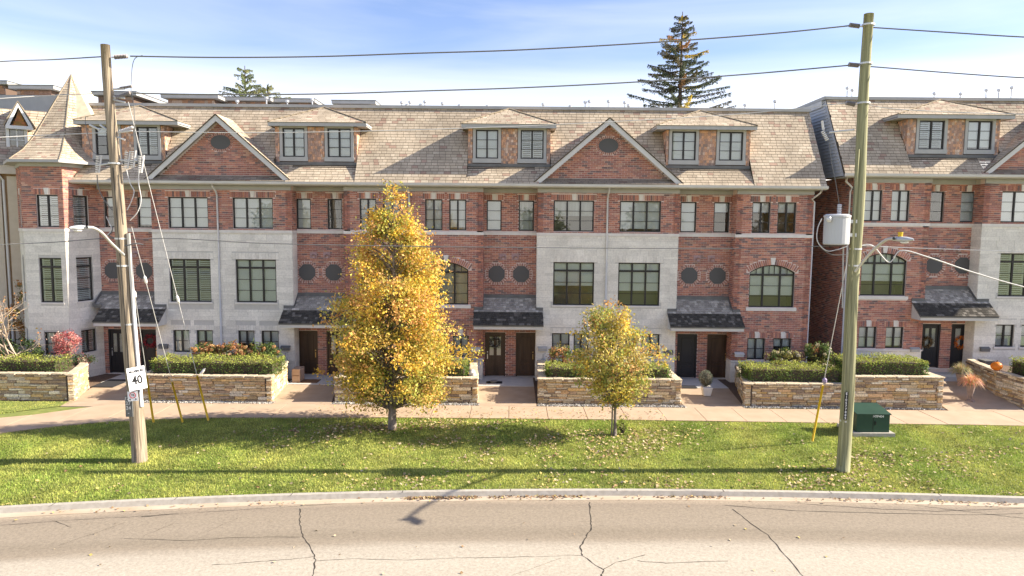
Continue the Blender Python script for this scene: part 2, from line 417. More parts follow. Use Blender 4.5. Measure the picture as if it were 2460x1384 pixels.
    if fr_ < 1 or kind == 'shutter':
        im = MB(); e = .02; zz = zt if arch else z1
        im.fbox(F, s0-.1, s1+.1, z0-.1, z1+.1, bd-.9, bd-.88)
        im.fbox(F, s0-.1, s0-.08, z0-.1, z1+.1, bd-.9, -.31); im.fbox(F, s1+.08, s1+.1, z0-.1, z1+.1, bd-.9, -.31); im.fbox(F, s0-.1, s1+.1, z0-.12, z0-.1, bd-.9, -.31); im.fbox(F, s0-.1, s1+.1, z1+.1, z1+.12, bd-.9, -.31)
        im.build('interior', M['interior'], fr)
    if sill: MB().fbox(F, s0-.06, s1+.06, z0-.085, z0-.003, -.1, .045).build('sill', M['limestone'], fr)
    return fr
def keystone(parent, F, c, z0, z1, w0=.13, w1=.22, d=.04):
    MB().prism([F.pt(c-w0/2, z0, d), F.pt(c+w0/2, z0, d), F.pt(c+w1/2, z1, d), F.pt(c-w1/2, z1, d)], (-F.n[0]*.06, -F.n[1]*.06, 0)).build('keystone', M['limestone'], parent)
def shingles(P, o, u, v, n, L, ext, colf, exp=.165, wmin=.2, wmax=.36, th=.006, gap=.02):
    """rows of overlapping shingles on the plane o+u*s+v*t; ext(t) gives the runs of s covered"""
    o, u, v, n = (np.array(q, float) for q in (o, u, v, n)); t = 0; k = 0
    tilt = math.atan(th/exp)
    v2 = v*math.cos(tilt)-n*math.sin(tilt); n2 = n*math.cos(tilt)+v*math.sin(tilt)
    while t < L-.02:
        e = min(exp, L-t)
        for (a, b) in ext(t+e/2):
            x = a-random.uniform(0, wmax)
            while x < b:
                w = random.uniform(wmin, wmax); p, q = max(x, a), min(x+w-min(.014, gap*.7), b); x += w
                if q-p < .03: continue
                ln = e-gap
                P.add(o+u*(p+q)/2+v2*(0)+v*(t+ln/2-.0)+n*(.008+th*.5), (u, v2, n2), (q-p, ln, th), colf((p+q)/2, t))
        t += exp; k += 1
def tan_shingle(s, t):
    k = random.uniform(.88, 1.1); r = random.random()
    if r < .07: c = (.36, .25, .19)
    elif r < .25: c = (.47, .395, .30)
    else: c = (.43, .355, .265)
    return tuple(x*k*1.15 for x in c)
def shake_col(s=0, t=0):
    k = random.uniform(.8, 1.15); r = random.random()
    c = (.42, .24, .15) if r < .35 else ((.33, .21, .16) if r < .7 else ((.25, .18, .15) if r < .88 else (.44, .33, .26)))
    return tuple(x*k*1.4 for x in c)
# ------------------------------------------------------------------ the townhouse rows
ZD = .03
def canopy(parent, xl, xr, rl, rr, dz, P, Ye=-.8):
    ze, zt = 2.76+dz, 3.90+dz; Yt = .68; sl_ = (zt-ze)/(Yt-Ye); z0 = ze+sl_*(0-Ye)
    v = np.array([0, Yt-Ye, zt-ze]); Lt = np.linalg.norm(v); v /= Lt; n = np.array([0, -v[2], v[1]]); L0 = Lt*(0-Ye)/(Yt-Ye)
    c = MB()
    c.hexa([(xl, Ye, ze-.06), (xr, Ye, ze-.06), (xr, -.01, z0-.06), (xl, -.01, z0-.06), (xl, Ye, ze), (xr, Ye, ze), (xr, -.01, z0), (xl, -.01, z0)])
    c.hexa([(rl, -.01, z0-.06), (rr, -.01, z0-.06), (rr, Yt, zt-.06), (rl, Yt, zt-.06), (rl, -.01, z0), (rr, -.01, z0), (rr, Yt, zt), (rl, Yt, zt)])
    co = c.build('canopy', M['flash'], parent)
    f = MB(); f.box(xl+.03, xr-.03, Ye+.03, Ye+.07, ze-.20, ze-.062); f.box(xl+.03, xr-.03, Ye+.07, -.02, ze-.20, ze-.17)
    f.box(rl+.01, rr-.01, -.02, .66, ze-.20, ze-.17)
    for x in (xl+.03, xr-.06):
        f.prism([(x, Ye+.07, ze-.17), (x, -.02, ze-.17), (x, -.02, z0-.07), (x, Ye+.07, ze-.065)], (.03, 0, 0))
    f.build('fascia', M['trimlight'], co)
    g = MB(); g.box(rl-.0, rr, Yt-.06, Yt-.01, zt-.02, zt+.16)
    g.box(xl, rl-.005, -.05, -.012, z0+.01, z0+.14); g.box(rr+.005, xr, -.05, -.012, z0+.01, z0+.14)
    for x, q in ((rl, .03), (rr-.03, .03)): g.prism([(x, -.02, z0), (x, Yt-.06, zt-.01), (x, Yt-.06, zt+.15), (x, -.02, z0+.15)], (q, 0, 0))
    g.build('flashing', M['flash'], co)
    def colf(s, t):
        k = random.uniform(.6, 1.35)
        if t < .80+random.uniform(-.07, .05): c = .075 if random.random() < .8 else .16
        else: c = .34 if random.random() < .75 else .50
        k = random.uniform(.78, 1.2)
        return (c*k, c*k*.92, c*k*.80)
    def ext(t): return [(xl, xr)] if t < L0-.02 else [(rl+.03, rr-.03)]
    shingles(P, (0, Ye-.02, ze), (1, 0, 0), v, n, Lt-.03, ext, colf, .145, .11, .20, .014, .007)
    w = (rr-rl)
    for k in (.27, .76):
        x = rl+w*k; MB().lathe((x, -.25, ze-.24), [(.02, 0), (.09, .01), (.11, .04)], 12).build('ceiling_light', M['white'], co)
def door(parent, F, s0, s1, z0, z1, style='panel', material=None, handle=1):
    mt = material or M['door']; m = MB()
    m.fbox(F, s0, s0+.07, z0, z1, -.12, -.02); m.fbox(F, s1-.07, s1, z0, z1, -.12, -.02); m.fbox(F, s0+.07, s1-.07, z1-.07, z1, -.12, -.02)
    a, b = s0+.07, s1-.07; t = z1-.07
    m.fbox(F, a, b, z0+.02, t, -.13, -.085)
    o = m.build('door', mt, parent); w = b-a; h = t-z0
    if style == 'panel':
        for (p, q, r_, s_) in ((.2, .8, .36, .93), (.2, .8, .09, .27)):
            k = MB(); k.fbox(F, a+w*p, a+w*q, z0+h*r_, z0+h*s_, -.086, -.066); x = k.build('door_panel', mt, o, bevel=.015)
            k = MB()
            for (aa, bb, cc, dd) in ((a+w*p-.035, a+w*p-.01, z0+h*r_-.03, z0+h*s_+.03), (a+w*q+.01, a+w*q+.035, z0+h*r_-.03, z0+h*s_+.03), (a+w*p-.01, a+w*q+.01, z0+h*r_-.03, z0+h*r_-.008), (a+w*p-.01, a+w*q+.01, z0+h*s_+.008, z0+h*s_+.03)): k.fbox(F, aa, bb, cc, dd, -.086, -.07)
            k.build('moulding', mt, o)
    else:
        for (p, q) in ((.17, .42), (.58, .83)):
            ubox('pane', U_pane, F, a+w*p, a+w*q, z0+h*.48, z0+h*.93, -.084, -.078, o); ubox('curtain', U_curtain, F, a+w*p+.01, a+w*q-.01, z0+h*.49, z0+h*.92, -.0845, -.0841, o)
            k = MB(); k.fbox(F, a+w*p-.02, a+w*q+.02, z0+h*.93, z0+h*.95, -.085, -.065); k.fbox(F, a+w*p-.02, a+w*q+.02, z0+h*.46, z0+h*.48, -.085, -.065); k.build('moulding', mt, o)
        for i in range(5):
            k = MB(); k.fbox(F, a+w*(.14+.15*i), a+w*(.26+.15*i), z0+h*.08, z0+h*.42, -.086, -.074); k.build('door_panel', mt, o)
    hx = b-.07 if handle > 0 else a+.05
    k = MB(); k.fbox(F, hx-.015, hx+.02, z0+h*.40, z0+h*.52, -.085, -.05); k.fbox(F, hx-.02, hx+.025, z0+h*.55, z0+h*.58, -.085, -.06); k.build('handle', M['steel'] if style != 'panel' else M['brass'], o)
    MB().fbox(F, s0-.05, s1+.05, z0-.06, z0-.002, -.1, .06).build('sill', M['limestone'], o)
    return o
SE, ST, YE, YT = 9.30, 13.05, -.5, 1.85                     # eave and top of the mansard
VM = np.array([0, YT-YE, ST-SE]); LM = np.linalg.norm(VM); VM = VM/LM; NM = np.array([0, -VM[2], VM[1]])
def my(z, dz=0): return YE+(z-dz-SE)*(YT-YE)/(ST-SE)
def mt_(z, dz=0): return (z-dz-SE)/VM[2]
def dormer(parent, PS, PK, el, er, bl, br, wins, dz, blinds, cx=None):
    """two-window dormer under a hipped roof; walls of cedar shakes"""
    ze = 12.05+dz; zb = 10.26+dz; Yf = .25; Ya = -.1; cx = cx or (el+er)/2; zap = 12.93+dz; Yap = 1.2
    body = MB(); Fd = Fr((0, Yf), (1, 0)); ym = my(ze, dz)
    rects = [(a, b, zb+.24, zb+.24+1.33) for a, b in wins]
    d = MB()
    d.prism([(bl, Yf+.02, zb-.1), (bl, my(ze-.15, dz)+.1, ze-.15), (bl, Yf+.02, ze-.15)], (.04, 0, 0)); d.prism([(br-.04, Yf+.02, zb-.1), (br-.04, my(ze-.15, dz)+.1, ze-.15), (br-.04, Yf+.02, ze-.15)], (.04, 0, 0))
    do = d.build('dormer', M['shake_back'], parent)
    wall(do, Fd, bl, br, zb-.05, ze-.15, rects, M['shake_back'], .2, -.02, 'dormer_wall')
    ex = .125; z = zb; k = 0
    holes = [rect(a-.15, b+.15, zb, zb+1.75) for a, b in wins]
    while z < ze-.16:
        h = min(ex, ze-.15-z); iv = [(bl, br)]
        for f in holes:
            e = f(z, z+h)
            if e: iv = sub(iv, *e)
        for a, b in iv:
            x = a
            while x < b-.01:
                w = random.uniform(.07, .13)
                if b-x-w < .05: w = b-x
                PK.fadd(Fd, x, x+w-.006, z, z+h-.004, -.02, .006+random.uniform(0, .012), shake_col()); x += w
        z += ex
    for s_, x in ((-1, bl), (1, br)):                     # cheeks
        Fc = Fr((x, 0), (0, s_), (s_, 0)); z = zb
        while z < ze-.16:
            yb_ = my(z+.07, dz)
            if yb_ > Yf+.05:
                y = Yf
                while y < yb_-.01:
                    w = min(random.uniform(.1, .18), yb_-y); a, b = (y, y+w-.006) if s_ > 0 else (-(y+w-.006), -y)
                    PK.fadd(Fc, a, b, z, min(z+ex-.004, ze-.15), -.01, .006+random.uniform(0, .01), shake_col()); y += w
            z += ex
    for (a, b), bk in zip(wins, blinds):
        z0, z1 = zb+.24, zb+.24+1.33
        m = MB(); g = .13
        m.fbox(Fd, a-g, a, z0-.0, z1, -.02, .04); m.fbox(Fd, b, b+g, z0, z1, -.02, .04); m.fbox(Fd, a-g, b+g, z1, z1+g, -.02, .04); m.fbox(Fd, a-g-.02, b+g+.02, z0-.2, z0, -.02, .055)
        m.build('window_surround', M['trim'], parent)
        window(parent, Fd, a, b, z0, z1, 2, 3, blind=bk, sill=False, rec=.02)
    # base flashing, eaves, hipped roof
    MB().box(bl-.02, br+.02, Yf-.09, Yf-.022, zb-.14, zb-.003).build('flashing', M['flash'], do)
    e = MB(); e.box(el, er, Ya, Ya+.03, ze-.17, ze-.002); e.box(el, er, Ya+.03, ym+.15, ze-.13, ze-.10)
    e.box(el, el+.03, Ya+.03, ym+.1, ze-.17, ze-.003); e.box(er-.03, er, Ya+.03, ym+.1, ze-.17, ze-.003)
    e.build('eave', M['trim'], do)
    A, B, C = np.array((el-.02, Ya-.03, ze)), np.array((er+.02, Ya-.03, ze)), np.array((cx, Yap, zap))
    D_, E_ = np.array((er+.02, ym+.1, ze)), np.array((el-.02, ym+.1, ze)); top = np.array((cx, my(zap, dz)+.05, zap))
    r = MB(); r.add([A, B, C, D_, E_, top], [(0, 1, 2), (1, 3, 5, 2), (4, 0, 2, 5), (0, 4, 3, 1)]); r.build('roof', M['roofdeck'], do)
    def tri(p, q, c, lo=None):
        u = (q-p); L = np.linalg.norm(u); u = u/L; w = c-p; s_ = w @ u; v = w-u*s_; H = np.linalg.norm(v); v = v/H; n = np.cross(u, v)
        shingles(PS, p, u, v, n, H, lambda t: [(s_*t/H, L+(s_-L)*t/H)], tan_shingle, .15)
    tri(A, B, C)
    for p, q in ((B, D_), (E_, A)):
        u = (q-p); L = np.linalg.norm(u); u = u/L; back, front = (top, C)
        P0 = p; w1 = (front if p is B else back)-P0; w2 = (back if p is B else front)-P0
        s1 = w1 @ u; s2 = w2 @ u; v = w1-u*s1; H = np.linalg.norm(v); v = v/H; n = np.cross(u, v)
        shingles(PS, P0, u, v, n, H, lambda t, s1=s1, s2=s2, L=L, H=H: [(s1*t/H, L+(s2-L)*t/H)], tan_shingle, .15)
    cap = MB()
    for p in (A, B): cap.tube([p+np.array((0, 0, .03)), C+np.array((0, 0, .03))], .035, 5)
    cap.build('ridge_cap', M['roofcap'], do)
def gable(parent, PB, PS, gl, gr, dz, ov):
    """brick pediment with raking fascias and an oval louvre"""
    cx = (gl+gr)/2; zb = 9.35+dz; za = 12.30+dz; Yf = -.42; H = za-zb; half = (gr-gl)/2; sl_ = H/half
    zw0 = 9.58+dz; inset = .26
    ext = lambda z: (cx-(za-inset-z)/sl_, cx+(za-inset-z)/sl_) if z < za-inset else None
    g = MB(); w = (za-.15-zw0)/sl_
    g.prism([(cx-w, .0, zw0), (cx+w, .0, zw0), (cx, .0, za-.15)], (0, .2, 0))
    go = g.build('gable', M['mortar'], parent)
    ox, oz, orx, orz = cx+ov[0], ov[1]+dz, .46, .33
    def oh(u, v):
        c = (u+v)/2-oz; rz = orz+.12
        if abs(c) >= rz: return None
        x = (orx+.12)*math.sqrt(1-(c/rz)**2); return (ox-x, ox+x)
    bricks(PB, F0, cx-4, cx+4, zw0, za, [oh], ext)
    n = 34
    for i in range(n):
        a = 2*math.pi*i/n; ux, uz = math.cos(a)*(orx+.055), math.sin(a)*(orz+.055); t = math.atan2(uz/orz**2, ux/orx**2)
        c = brickcol(); c = (.42, .22, .17) if i % 2 else (.30, .15, .12)
        PB.add((ox+ux, -.005, oz+uz), ((math.cos(t), 0, math.sin(t)), (0, 1, 0), (-math.sin(t), 0, math.cos(t))), (.11, .03, .062), c)
    o = MB(); o.prism([(ox+orx*math.cos(2*math.pi*i/28), -.02, oz+orz*math.sin(2*math.pi*i/28)) for i in range(28)], (0, .03, 0)); o.build('louver', M['louver'], go)
    rk = MB()
    for s_ in (-1, 1):
        b0 = np.array((cx+s_*half, Yf, zb)); a0 = np.array((cx, Yf, za)); dn = np.array((0, 0, -.27))
        rk.prism([b0+np.array((0, 0, .0)), a0, a0+dn, b0+np.array((-s_*.30, 0, .0))], (0, .045, 0))
    rk.build('rake_board', M['trimlight'], go)
    sf = MB()
    for s_ in (-1, 1):
        b0 = np.array((cx+s_*half, Yf+.05, zb-.03)); a0 = np.array((cx, Yf+.05, za-.03))
        sf.prism([b0+np.array((-s_*.06, 0, 0)), a0+np.array((0, 0, -.05)), a0+np.array((0, .45, -.05)), b0+np.array((-s_*.06, .45, 0))], (0, 0, -.04))
    sf.build('soffit', M['trim'], go)
    yb = my(za, dz); r = MB(); top = np.array((cx, yb+.1, za+.0)); fr = np.array((cx, Yf-.03, za))
    for s_ in (-1, 1):
        b0 = np.array((cx+s_*(half+.03), Yf-.03, zb-.02)); b1 = np.array((cx+s_*(half+.03), YE+.3, zb-.02))
        r.prism([b0, b1, top, fr] if s_ < 0 else [b0, fr, top, b1], (0, 0, .05))
        u = np.array((0, 1.0, 0)); v = (fr-b0); v[1] = 0; Hh = np.linalg.norm(v); v = v/Hh; nn = np.cross(u, v); nn = nn if nn[2] > 0 else -nn
        f = lambda t: [(0, max(.05, (my(zb+t*v[2], dz)-Yf)+.12))]
        shingles(PS, b0+np.array((0, 0, .05)), u, v, nn, Hh, f, tan_shingle, .15)
    r.build('roof', M['roofdeck'], go)
    # low shingled skirt across the foot of the brick triangle
    o_, L = np.array((gl+.25, YE, SE+.02+dz)), gr-gl-.5; v = np.array([0, .5, .27]); Hh = np.linalg.norm(v); v /= Hh; nn = np.array([0, -v[2], v[1]])
    MB().hexa([(gl+.1, YE, SE-.05+dz), (gr-.1, YE, SE-.05+dz), (gr-.1, .02, 9.55+dz), (gl+.1, .02, 9.55+dz), (gl+.1, YE, SE+.01+dz), (gr-.1, YE, SE+.01+dz), (gr-.1, 0, 9.59+dz), (gl+.1, 0, 9.59+dz)]).build('roof', M['roofdeck'], go)
    shingles(PS, o_, (1, 0, 0), v, nn, Hh-.02, lambda t: [(t*.55, L-t*.55)], lambda s, t: tuple(x*.7 for x in tan_shingle(s, t)), .15)
M['shake_back'] = mat('shake_back', (.12, .08, .06), .9)
M['roofdeck'] = mat('roof_deck', (.09, .07, .05), .9)
M['roofcap'] = mat('ridge_shingle', (.36, .29, .2), .9, (.2, .17, .13), 9)
B_, S_, C_ = (lambda f=1.0: ('blind', f)), (lambda f=1.0: ('shutter', f)), (lambda f=1.0: ('curtain', f))
DK = ('blind', 0)
def octagon(parent, PB, cx, cz, dz, r=.42):
    m = MB(); m.prism([(cx+r*math.cos(math.pi/8+i*math.pi/4), .675, cz+r*math.sin(math.pi/8+i*math.pi/4)) for i in range(8)], (0, .03, 0))
    o = m.build('louver', M['louver'], parent)
    for i in range(26):
        a = 2*math.pi*i/26; q = (a+math.pi/8) % (math.pi/4)-math.pi/8; rr = r*math.cos(math.pi/8)/math.cos(q)+.07
        PB.add((cx+rr*math.cos(a), .69, cz+rr*math.sin(a)), ((math.cos(a), 0, math.sin(a)), (0, 1, 0), (-math.sin(a), 0, math.cos(a))), (.12, .035, .075), (.46, .26, .21) if i % 2 else (.33, .17, .14))
def octhole(cx, cz, r=.55):
    def f(u, v):
        c = abs((u+v)/2-cz)
        return None if c > r else (cx-r*min(1, (1.35-c/r)), cx+r*min(1, (1.35-c/r)))
    return f
def archhole(s0, s1, z0, z1, rise, pad=0):
    def f(u, v):
        if v < z0+.02 or u > z1+pad: return None
        zt = z1-rise
        if (u+v)/2 < zt: return (s0, s1)
        c = ((u+v)/2-zt-pad)/rise
        if c < 0: return (s0-pad*.6, s1+pad*.6)
        if c >= 1: return None
        x = (s1-s0)/2*math.sqrt(1-c); m = (s0+s1)/2
        return (m-x-pad*.6, m+x+pad*.6)
    return f
Z3A, Z3B, ZS0, ZS1 = 7.13, 8.58, 6.92, 7.06
def brick_bay(parent, PB, PA, x0, x1, dz, w3, arches, g2, blinds=None, wins_b=None):
    """projecting brick bay: paired windows, arched window, two small windows, pale stone base"""
    bl = iter(blinds or [B_()]*40); hb, rects = [], []
    for a, b in w3: hb += [rect(a, b, Z3A+dz, Z3B+dz), rect(a-.1, b+.1, Z3B+dz, Z3B+.265+dz)]; rects.append((a, b, Z3A+dz, Z3B+dz))
    for a, b in arches: hb.append(archhole(a, b, 3.62+dz, 5.64+dz, .36, .27)); hb.append(rect(a, b, 3.6+dz, 5.28+dz)); rects.append((a, b, 3.62+dz, 5.64+dz)); hb.append(rect(a-.12, b+.12, 3.44+dz, 3.6+dz))
    for a, b in g2: hb += [rect(a, b, 1.1+dz, 2.14+dz), rect(a-.1, b+.1, 2.14+dz, 2.405+dz)]; rects.append((a, b, 1.1+dz, 2.14+dz))
    hb.append(rect(x0-1, x1+1, ZS0+dz, ZS1+dz))
    wall(parent, F0, x0, x1, 1.05+dz, 9.15+dz, rects, M['mortar'])
    bricks(PB, F0, x0, x1, 1.06+dz, 8.93+dz, hb)
    MB().fbox(F0, x0-.03, x1+.03, ZS0+dz, ZS1+dz, -.03, .05).build('string_course', M['limestone'], parent)
    for a, b in w3:
        window(parent, F0, a, b, Z3A+dz, Z3B+dz, 2, 3, blind=next(bl), sill=False); m = (a+b)/2
        soldiers(PB, F0, a-.1, b+.1, Z3B+.01+dz, Z3B+.265+dz, (m-.1, m+.1)); keystone(parent, F0, m, Z3B+.005+dz, Z3B+.31+dz)
    for a, b in arches:
        window(parent, F0, a, b, 3.62+dz, 5.64+dz, 3, 3, transom=.48, arch=.36, blind=next(bl), sill=False, widths=[.85, 1.1, .85])
        MB().fbox(F0, a-.12, b+.12, 3.45+dz, 3.6+dz, -.1, .06).build('sill', M['limestone'], parent)
        m = (a+b)/2; zt = 5.28+dz; sp_ = MB()
        for s_ in (-1, 1):
            P = [F0.pt(m+s_*(b-a)/2, zt, 0), F0.pt(m+s_*(b-a)/2, zt+.36, 0)] + [F0.pt(m+s_*(b-a)/2*(i/8), zt+.36*(1-(i/8)**2)+.004, 0) for i in range(9)]
            sp_.prism(P if s_ < 0 else P[::-1], (0, .16, 0))
        sp_.build('wall', M['mortar'], parent)
        n = 26
        for i in range(n):
            u = -1+2*(i+.5)/n; X = m+u*(b-a)/2*1.06
            if abs(X-m) < .12: continue
            zc = zt+.36*(1-u*u)+.135; t = math.atan2(2*.36*u/((b-a)/2), 1); c = brickcol(); c = (.27, .1, .07) if c[0] < .15 else c
            PB.add((X+.12*math.sin(t), -.0, zc-.02), ((math.cos(t), 0, -math.sin(t)), (0, 1, 0), (math.sin(t), 0, math.cos(t))), (.066, .04, .255), c)
        keystone(parent, F0, m, zt+.365, zt+.365+.33, .15, .25)
    for a, b in g2:
        window(parent, F0, a, b, 1.1+dz, 2.14+dz, 2, 2, blind=next(bl), sill=False, name='window'); m = (a+b)/2
        soldiers(PB, F0, a-.1, b+.1, 2.15+dz, 2.405+dz, (m-.1, m+.1)); keystone(parent, F0, m, 2.145+dz, 2.45+dz)
    MB().fbox(F0, x0-.03, x1+.03, .98+dz, 1.055+dz, -.3, .06).build('string_course', M['limestone'], parent)
    wall(parent, F0, x0, x1, -.3, .98+dz, [], M['stone_mortar']); ashlar(PA, F0, x0, x1, -.1, .975+dz, [])
    returns(parent, PB, PA, x0, x1, dz, False)
def returns(parent, PB, PA, x0, x1, dz, stone):
    """the short side faces where a bay stands out from the entrance recess"""
    for Fc, s0, s1 in ((Fr((x0, 0), (0, -1), (-1, 0)), -.7, 0), (Fr((x1, 0), (0, 1), (1, 0)), 0, .7)):
        if not stone: bricks(PB, Fc, s0, s1, 1.06+dz, 8.93+dz, [rect(-9, 9, ZS0+dz, ZS1+dz)]); ashlar(PA, Fc, s0, s1, -.1, .97+dz, [])
        else: ashlar(PA, Fc, s0, s1, -.1, ZS0+dz, []); bricks(PB, Fc, s0, s1, ZS1+dz, 8.93+dz, [])
        q = MB(); q.fbox(Fc, s0, s1-.3 if s1 > 0 and False else s1, -.3, 9.15+dz, -.28, -.002); q.build('wall', M['stone_mortar'] if stone else M['mortar'], parent)
        MB().fbox(Fc, s0+.001, s1-.001, ZS0+dz, ZS1+dz, -.01, .03).build('string_course', M['limestone'], parent)
def stone_bay(parent, PB, PA, x0, x1, dz, w3, w2, g2, blinds):
    bl = iter(blinds); rects = []; ha = []; hb = []
    for a, b in w3: hb += [rect(a, b, Z3A+dz, Z3B+dz), rect(a-.12, b+.12, Z3B+dz, Z3B+.265+dz)]; rects.append((a, b, Z3A+dz, Z3B+dz))
    for a, b in w2: ha += [rect(a, b, 3.64+dz, 5.68+dz), rect(a-.1, b+.1, 3.55+dz, 3.66+dz)]; rects.append((a, b, 3.64+dz, 5.68+dz))
    for a, b in g2: ha += [rect(a, b, 1.22+dz, 2.29+dz), rect(a-.1, b+.1, 1.13+dz, 1.23+dz)]; rects.append((a, b, 1.22+dz, 2.29+dz))
    low = [r for r in rects if r[2] < 6+dz]; up_ = [r for r in rects if r[2] > 6+dz]
    wall(parent, F0, x0, x1, -.3, ZS0+dz, low, M['stone_mortar']); wall(parent, F0, x0, x1, ZS0+dz, 9.15+dz, up_, M['mortar'])
    for a, b in w2: soldier = [PA.fadd(F0, a-.15+i*(b-a+.3)/14, a-.15+(i+.95)*(b-a+.3)/14, 5.69+dz, 5.99+dz, -.02, .016, stonecol()) for i in range(14)]; ha.append(rect(a-.15, b+.15, 5.68+dz, 5.99+dz))
    for a, b in g2: soldier = [PA.fadd(F0, a-.08+i*(b-a+.16)/8, a-.08+(i+.95)*(b-a+.16)/8, 2.30+dz, 2.54+dz, -.02, .016, stonecol()) for i in range(8)]; ha.append(rect(a-.08, b+.08, 2.29+dz, 2.54+dz))
    ashlar(PA, F0, x0, x1, -.1, ZS0+dz, ha); bricks(PB, F0, x0, x1, ZS1+dz, 8.93+dz, hb)
    MB().fbox(F0, x0-.03, x1+.03, ZS0+dz, ZS1+dz, -.03, .05).build('string_course', M['limestone'], parent)
    for a, b in w3:
        window(parent, F0, a, b, Z3A+dz, Z3B+dz, 3, 3, blind=next(bl), sill=False); m = (a+b)/2
        soldiers(PB, F0, a-.12, b+.12, Z3B+.01+dz, Z3B+.265+dz, (m-.1, m+.1)); keystone(parent, F0, m, Z3B+.005+dz, Z3B+.31+dz)
    for a, b in w2: window(parent, F0, a, b, 3.64+dz, 5.68+dz, 3, 3, transom=.40, blind=next(bl))
    for a, b in g2: window(parent, F0, a, b, 1.22+dz, 2.29+dz, 2, 2, blind=next(bl))
    returns(parent, PB, PA, x0, x1, dz, True)
def recess(parent, PB, PA, PD, x0, x1, dz, w3, octs, doors, can, blinds, fans=True):
    rects = []; hb = []; bl = iter(blinds)
    for a, b in w3: hb += [rect(a, b, Z3A+dz, Z3B+dz), rect(a-.1, b+.1, Z3B+dz, Z3B+.265+dz)]; rects.append((a, b, Z3A+dz, Z3B+dz))
    for c in octs: hb.append(octhole(c, 5.05+dz))
    for d in doors: hb.append(rect(d[0], d[1], ZD+dz-.05, 2.2+dz)); rects.append((d[0], d[1], ZD+dz-.02, 2.2+dz))
    hb.append(rect(x0-1, x1+1, ZS0+dz, ZS1+dz))
    wall(parent, FR, x0, x1, -.3, 9.15+dz, rects, M['mortar'])
    bricks(PB, FR, x0, x1, ZD+dz, 8.93+dz, hb)
    MB().fbox(FR, x0+.03, x1-.03, ZS0+dz, ZS1+dz, -.03, .05).build('string_course', M['limestone'], parent)
    for a, b in w3:
        window(parent, FR, a, b, Z3A+dz, Z3B+dz, 1, 3, blind=next(bl), sill=False); m = (a+b)/2
        soldiers(PB, FR, a-.1, b+.1, Z3B+.01+dz, Z3B+.265+dz, (m-.1, m+.1)); keystone(parent, FR, m, Z3B+.005+dz, Z3B+.31+dz)
    for c in octs: octagon(parent, PB, c, 5.05+dz, dz)
    if fans:
        for c in octs:
            cc = (octs[0]+octs[1])/2+(c-(octs[0]+octs[1])/2)*.5
            v = MB(); v.fbox(FR, cc-.17, cc+.17, 5.72+dz, 6.02+dz, .0, .035); vo = v.build('exhaust_vent', M['ventpink'], parent)
            MB().tube([FR.pt(cc, 5.86+dz, .03), FR.pt(cc+.03, 5.82+dz, .16)], [.085, .10], 12).build('vent_hood', M['ventpink'], vo, smooth=True)
    for d in doors: door(parent, FR, d[0], d[1], ZD+dz, 2.2+dz, d[2], d[3], d[4])
    canopy(parent, *can, x0, x1, dz, PD)
M['ventpink'] = mat('vent_plastic', (.42, .28, .27), .6)
